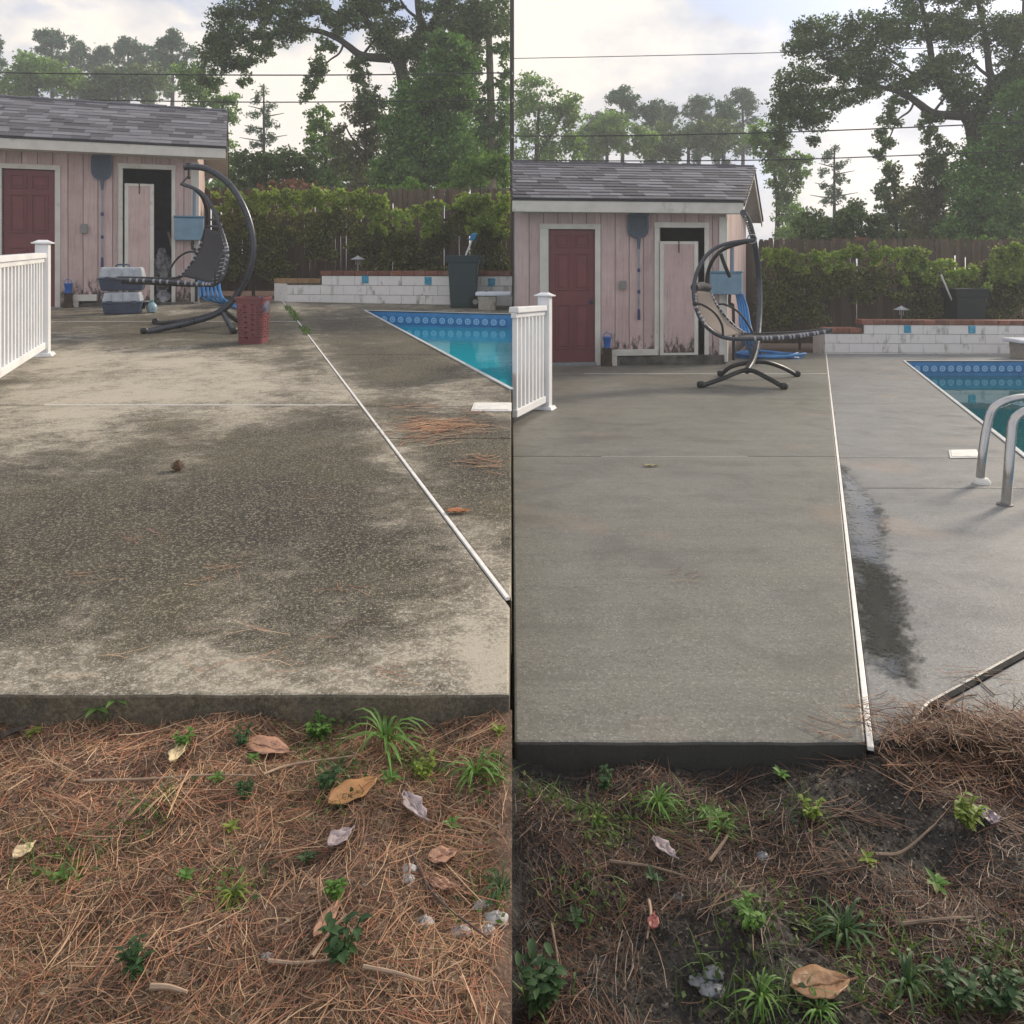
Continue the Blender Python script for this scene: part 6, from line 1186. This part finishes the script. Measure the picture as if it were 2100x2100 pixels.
# twigs
TWIG = pm('pale_twig', (0.36, 0.26, 0.18), 0.8, 0.2, 40); TWIGD = pm('dark_twig', (0.08, 0.06, 0.05), 0.8, 0.3, 40); TWIGR = pm('wet_twig', (0.17, 0.12, 0.08), 0.6, 0.3, 40)
for s, pts, r, m, lab in (('L', [(170, 1614), (300, 1610), (420, 1602), (525, 1603)], 0.0028, TWIG, 'long thin pale twig crossing the left litter under the slab'), ('L', [(308, 2042), (345, 2042), (384, 2053)], 0.0045, TWIG, 'short pale stick at the bottom of the left litter'), ('L', [(550, 1988), (610, 1992), (680, 1985)], 0.003, TWIG, 'pale twig touching the leafy round weed at left'), ('L', [(640, 1978), (670, 1935), (710, 1890)], 0.003, TWIG, 'slanting twig above the leafy round weed'), ('L', [(745, 2000), (810, 2012), (870, 2030)], 0.003, TWIG, 'pale twig right of the leafy round weed'), ('L', [(840, 1755), (890, 1850), (1000, 1940)], 0.0025, TWIGD, 'dark long twig slanting down towards white pebbles'),
                          ('L', [(885, 1480), (905, 1505), (925, 1535)], 0.003, TWIGD, 'short dark twig against the slab edge at left half right end'), ('L', [(5, 1520), (30, 1510), (52, 1505)], 0.008, TWIGD, 'dark bark stick at the left edge below the slab'), ('L', [(540, 1600), (600, 1580), (725, 1562)], 0.0028, TWIG, 'curved pale twig above the large tan leaf'),
                          ('R', [(1331, 1860), (1335, 1890), (1327, 1940)], 0.003, TWIG, 'upright pale twig beside the small pinkish red leaf'), ('R', [(1455, 1780), (1490, 1730), (1508, 1690)], 0.0035, TWIGR, 'forked grey twig right of the grey white leaf'), ('R', [(1850, 1910), (1930, 1900), (2000, 1895)], 0.0035, TWIGR, 'tan twig lying right of the broad green grass clump'), ('R', [(1250, 1780), (1330, 1790), (1410, 1812)], 0.0035, TWIGR, 'brown twig under the grey white leaf'), ('R', [(1795, 1765), (1850, 1760), (1920, 1700)], 0.0035, TWIGR, 'curved twig over the dark mud hollow'), ('R', [(1130, 1905), (1140, 1960), (1148, 2010)], 0.003, TWIGR, 'orange brown twig standing at lower left of dark soil'),
                          ('R', [(1760, 1475), (1800, 1530), (1870, 1590)], 0.004, TWIGD, 'dark twig leaning on the slab corner at the white line'), ('R', [(2035, 1530), (2055, 1475), (2052, 1450)], 0.003, TWIGD, 'small dark upright twig in the straw heap'), ('R', [(2088, 1505), (2084, 1470), (2082, 1455)], 0.0025, TWIGD, 'rightmost upright twig in the straw heap')):
    q = [GS(s, x, y)+Vector((0, 0, 0.012)) for x, y in pts]
    tag(obj('twig', MB().tube(smooth(q, 5), [r*(1-0.5*i/(5*(len(q)-1))) for i in range(5*(len(q)-1)+1)], 6), m, sm=True), lab, 'twig')
for pts, r, lab in (([(2000, 1390), (2020, 1410), (2040, 1428)], 0.002, 'thin reddish twig on the washed deck by the black joint'), ([(1950, 1445), (1975, 1432), (2003, 1428)], 0.002, 'thin grey twig on the washed deck under the black joint')):
    tag(obj('twig', MB().tube(smooth([G('R', x, y)+Vector((0, 0, 0.004)) for x, y in pts], 5), r, 6), TWIGR, sm=True), lab, 'twig')
# weeds, each one built leaf by leaf
WEED = {'a': leaf_mat('weed_fresh', [(0.09, 0.19, 0.03), (0.13, 0.26, 0.05), (0.17, 0.31, 0.08)], 0.35), 'b': leaf_mat('weed_yellow', [(0.16, 0.24, 0.03), (0.22, 0.3, 0.05), (0.28, 0.33, 0.07)], 0.35), 'c': leaf_mat('weed_dark', [(0.03, 0.075, 0.025), (0.05, 0.11, 0.035), (0.075, 0.14, 0.055)], 0.3)}
def weed(s, px, py, kind, size, col, label, seed):
    g = GS(s, px, py); rr = random.Random(seed); o = thing('weed' if kind != 'grass' else 'grass_tuft', g, label, 'weed' if kind != 'grass' else 'grass')
    stems = MB(); lv = MB()
    def leafat(b, d, L_, w, droop=0.25):
        d = Vector(d).normalized(); sd = d.cross(Vector((0, 0, 1)));
        if sd.length < 1e-3: sd = Vector((1, 0, 0))
        sd.normalize(); rows = []
        for i in range(5):
            t = i/4; ww = w*math.sin(math.pi*(0.08+0.92*t)**0.8)*0.5 if i < 4 else 0.0003
            c = b+d*L_*t+Vector((0, 0, -droop*L_*t*t)); rows.append([c-sd*ww+Vector((0, 0, ww*0.35)), c, c+sd*ww+Vector((0, 0, ww*0.35))])
        lv.grid(rows)
    if kind == 'palm':
        for (ox, oy, hz) in ((-0.6, 0, 0.5), (0.7, 0.15, 0.75)):
            t = g+Vector((ox*size*0.5, oy*size, hz*size)); stems.tube(smooth([g, g.lerp(t, 0.5)+Vector((0, 0, 0.1*size)), t], 4), size*0.02, 5)
            for k in range(5): a = -0.5+k*1.25+rr.uniform(-0.1, 0.1); leafat(t, (math.cos(a), math.sin(a)*0.8, 0.15-0.1*math.sin(a)), size*0.6, size*0.24, 0.3)
    elif kind == 'bush':
        for k in range(rr.randint(8, 11)):
            a = rr.uniform(0, 6.28); h = size*rr.uniform(0.5, 1.0); t = g+Vector((math.cos(a)*size*0.4, math.sin(a)*size*0.4, h)); stems.tube([g, g.lerp(t, 0.5)+Vector((0, 0, 0.08*size)), t], size*0.02, 5)
            for m in range(8):
                b = g.lerp(t, 0.25+0.75*m/7); a2 = rr.uniform(0, 6.28); leafat(b, (math.cos(a2), math.sin(a2), rr.uniform(0.0, 0.6)), size*rr.uniform(0.2, 0.36), size*rr.uniform(0.13, 0.2))
    elif kind == 'ros':
        for k in range(rr.randint(7, 11)):
            a = k*2.4; leafat(g+Vector((0, 0, 0.006+0.001*k)), (math.cos(a), math.sin(a), rr.uniform(0.25, 0.9)), size*rr.uniform(0.5, 0.8), size*rr.uniform(0.2, 0.3))
        stems.tube([g-Vector((0, 0, 0.005)), g+Vector((0, 0, 0.015))], size*0.03, 5)
    else:
        for k in range(rr.randint(22, 30)):
            a = rr.uniform(0, 6.28); L_ = size*rr.uniform(0.7, 1.25); rows = []; d = Vector((math.cos(a), math.sin(a), 0)); sd = Vector((-d.y, d.x, 0)); w = size*rr.uniform(0.02, 0.042); up = rr.uniform(0.3, 1.15)
            for i in range(7):
                t = i/6; c = g+d*(L_*(0.25*t+0.6*t*t*(1.2-up*0.5)))+Vector((0, 0, L_*(up*t-0.75*up*t*t*t))); ww = w*(0.5+0.9*t)*(1-t**3)+0.0002; rows.append([c-sd*ww+Vector((0, 0, ww*0.3)), c, c+sd*ww+Vector((0, 0, ww*0.3))])
            lv.grid(rows)
        stems.tube([g-Vector((0, 0, 0.004)), g+Vector((0, 0, size*0.15))], size*0.04, 6)
    for v in lv.v+stems.v:
        if s == 'L': v.x = min(v.x, -0.003)
        else: v.x = max(v.x, 0.003)
    obj('leaves', lv, WEED[col], o, sm=True); obj('stem', stems, WEED[col], o, sm=True)
for i, (s, px, py, kind, size, col, lab) in enumerate((
    ('L', 215, 1482, 'palm', 0.060, 'a', 'two bright star shaped weed sprigs against the slab face'), ('L', 70, 1512, 'ros', 0.035, 'b', 'small yellow green weed at the left under the slab'), ('L', 375, 1535, 'bush', 0.040, 'a', 'small bushy weed left of the dry pale leaf'), ('L', 497, 1530, 'bush', 0.042, 'c', 'dark green bushy weed above the pinkish brown leaf'), ('L', 520, 1566, 'ros', 0.026, 'a', 'tiny green weed touching the pinkish brown leaf'), ('L', 445, 1606, 'ros', 0.03, 'a', 'tiny weed at the end of the long thin twig'), ('L', 505, 1640, 'bush', 0.034, 'c', 'small dark weed left of the large tan leaf'),
    ('L', 576, 1466, 'ros', 0.03, 'a', 'small weed sprouting at the slab face in the middle'), ('L', 655, 1518, 'bush', 0.055, 'a', 'bright leafy weed near the slab above the tan leaf'), ('L', 790, 1528, 'grass', 0.125, 'a', 'broad arching grass tuft right of the bright leafy weed'), ('L', 828, 1470, 'bush', 0.042, 'b', 'yellow green weed against the slab behind the arching grass'), ('L', 975, 1595, 'grass', 0.085, 'a', 'grass tuft near the right edge of the left litter'), ('L', 870, 1600, 'bush', 0.045, 'b', 'yellowish weed above the grey crumpled leaf'), ('L', 800, 1608, 'ros', 0.045, 'a', 'flat weed right of the large tan leaf'), ('L', 672, 1625, 'bush', 0.045, 'c', 'dull weed patch left of the large tan leaf tip'),
    ('L', 474, 1710, 'ros', 0.035, 'b', 'curly yellow green weed in the open litter'), ('L', 126, 1808, 'ros', 0.03, 'a', 'tiny fresh weed at the left of litter'), ('L', 380, 1812, 'ros', 0.026, 'a', 'tiny weed in the middle of the left litter'), ('L', 480, 1845, 'grass', 0.045, 'b', 'sparse grass tuft in the middle of the litter'), ('L', 685, 1850, 'bush', 0.034, 'a', 'light green weed above the narrow pinkish leaf'), ('L', 705, 1975, 'bush', 0.062, 'c', 'leafy round dark green weed near the bottom'), ('L', 270, 2005, 'bush', 0.045, 'c', 'blurry dull weed at the lower left'), ('L', 926, 1705, 'ros', 0.035, 'a', 'small weed right of the grey crumpled leaf'), ('L', 628, 1775, 'ros', 0.03, 'c', 'small dark weed under the small grey leaf'), ('L', 1028, 1830, 'grass', 0.06, 'c', 'dark tuft at the right edge of the left litter'), ('L', 1022, 1510, 'ros', 0.035, 'b', 'yellow green weed at the right edge by the slab'),
    ('R', 1235, 1622, 'bush', 0.042, 'c', 'small dark weed on black mud under the washed slab'), ('R', 1350, 1655, 'grass', 0.07, 'a', 'bright broad grass tuft under the washed slab'), ('R', 1230, 1690, 'ros', 0.04, 'b', 'yellowish low weed left of the bright broad grass'), ('R', 1465, 1690, 'ros', 0.06, 'a', 'light green weed beside the forked grey twig'), ('R', 1985, 1700, 'bush', 0.06, 'b', 'bright yellow green weed at the right'), ('R', 1340, 1815, 'ros', 0.035, 'c', 'pale dusty weed under the brown twig'), ('R', 1540, 1905, 'bush', 0.05, 'a', 'curling green weed left of the broad grass clump'), ('R', 1735, 1925, 'grass', 0.085, 'c', 'broad dark grass clump in the middle right'), ('R', 1100, 2065, 'bush', 0.075, 'c', 'leafy weed in the lower left corner of right half'), ('R', 1860, 2030, 'grass', 0.07, 'c', 'grass tuft at the bottom right of dark soil'), ('R', 1965, 2065, 'bush', 0.06, 'c', 'bluish leafy weed left of the corner weed'), ('R', 2050, 2075, 'bush', 0.06, 'c', 'bluish leafy weed at the bottom right corner'), ('R', 1920, 1825, 'ros', 0.045, 'a', 'small fresh weed on the dark mud at right'), ('R', 1780, 1775, 'ros', 0.03, 'b', 'tiny yellow green weed in the mud hollow'), ('R', 1665, 1680, 'bush', 0.045, 'b', 'weed with yellow tips left of the mud hollow'), ('R', 1960, 1520, 'bush', 0.035, 'b', 'small weed in the straw heap by the slab'), ('R', 1600, 1600, 'ros', 0.04, 'a', 'small weed at the washed slab foot'), ('R', 1560, 2060, 'grass', 0.06, 'a', 'grass tuft left of the large tan wet leaf'), ('R', 1480, 1710, 'grass', 0.05, 'a', 'small grass tuft beside the straw arch'), ('R', 1680, 2085, 'grass', 0.05, 'a', 'grass under the large tan leaf at bottom'), ('R', 1180, 1900, 'ros', 0.035, 'c', 'little weed at left of the dark soil'))):
    weed(s, px, py, kind, size, col, lab, 500+i)

# ------------------------------------------------------------------ hazy air round everything
hm = bpy.data.materials.new('hazy_air'); hm.use_nodes = True; ht = hm.node_tree; ht.nodes.clear()
ho = ht.nodes.new('ShaderNodeOutputMaterial'); hv = ht.nodes.new('ShaderNodeVolumePrincipled')
hv.inputs['Color'].default_value = (0.9, 0.95, 1.0, 1); hv.inputs['Density'].default_value = 0.0034; hv.inputs['Anisotropy'].default_value = 0.2
ht.links.new(hv.outputs[0], ho.inputs['Volume'])
struct(obj('haze', MB().box((-95, -16, -2.3), (95, 138, 24)), hm), 'stuff')
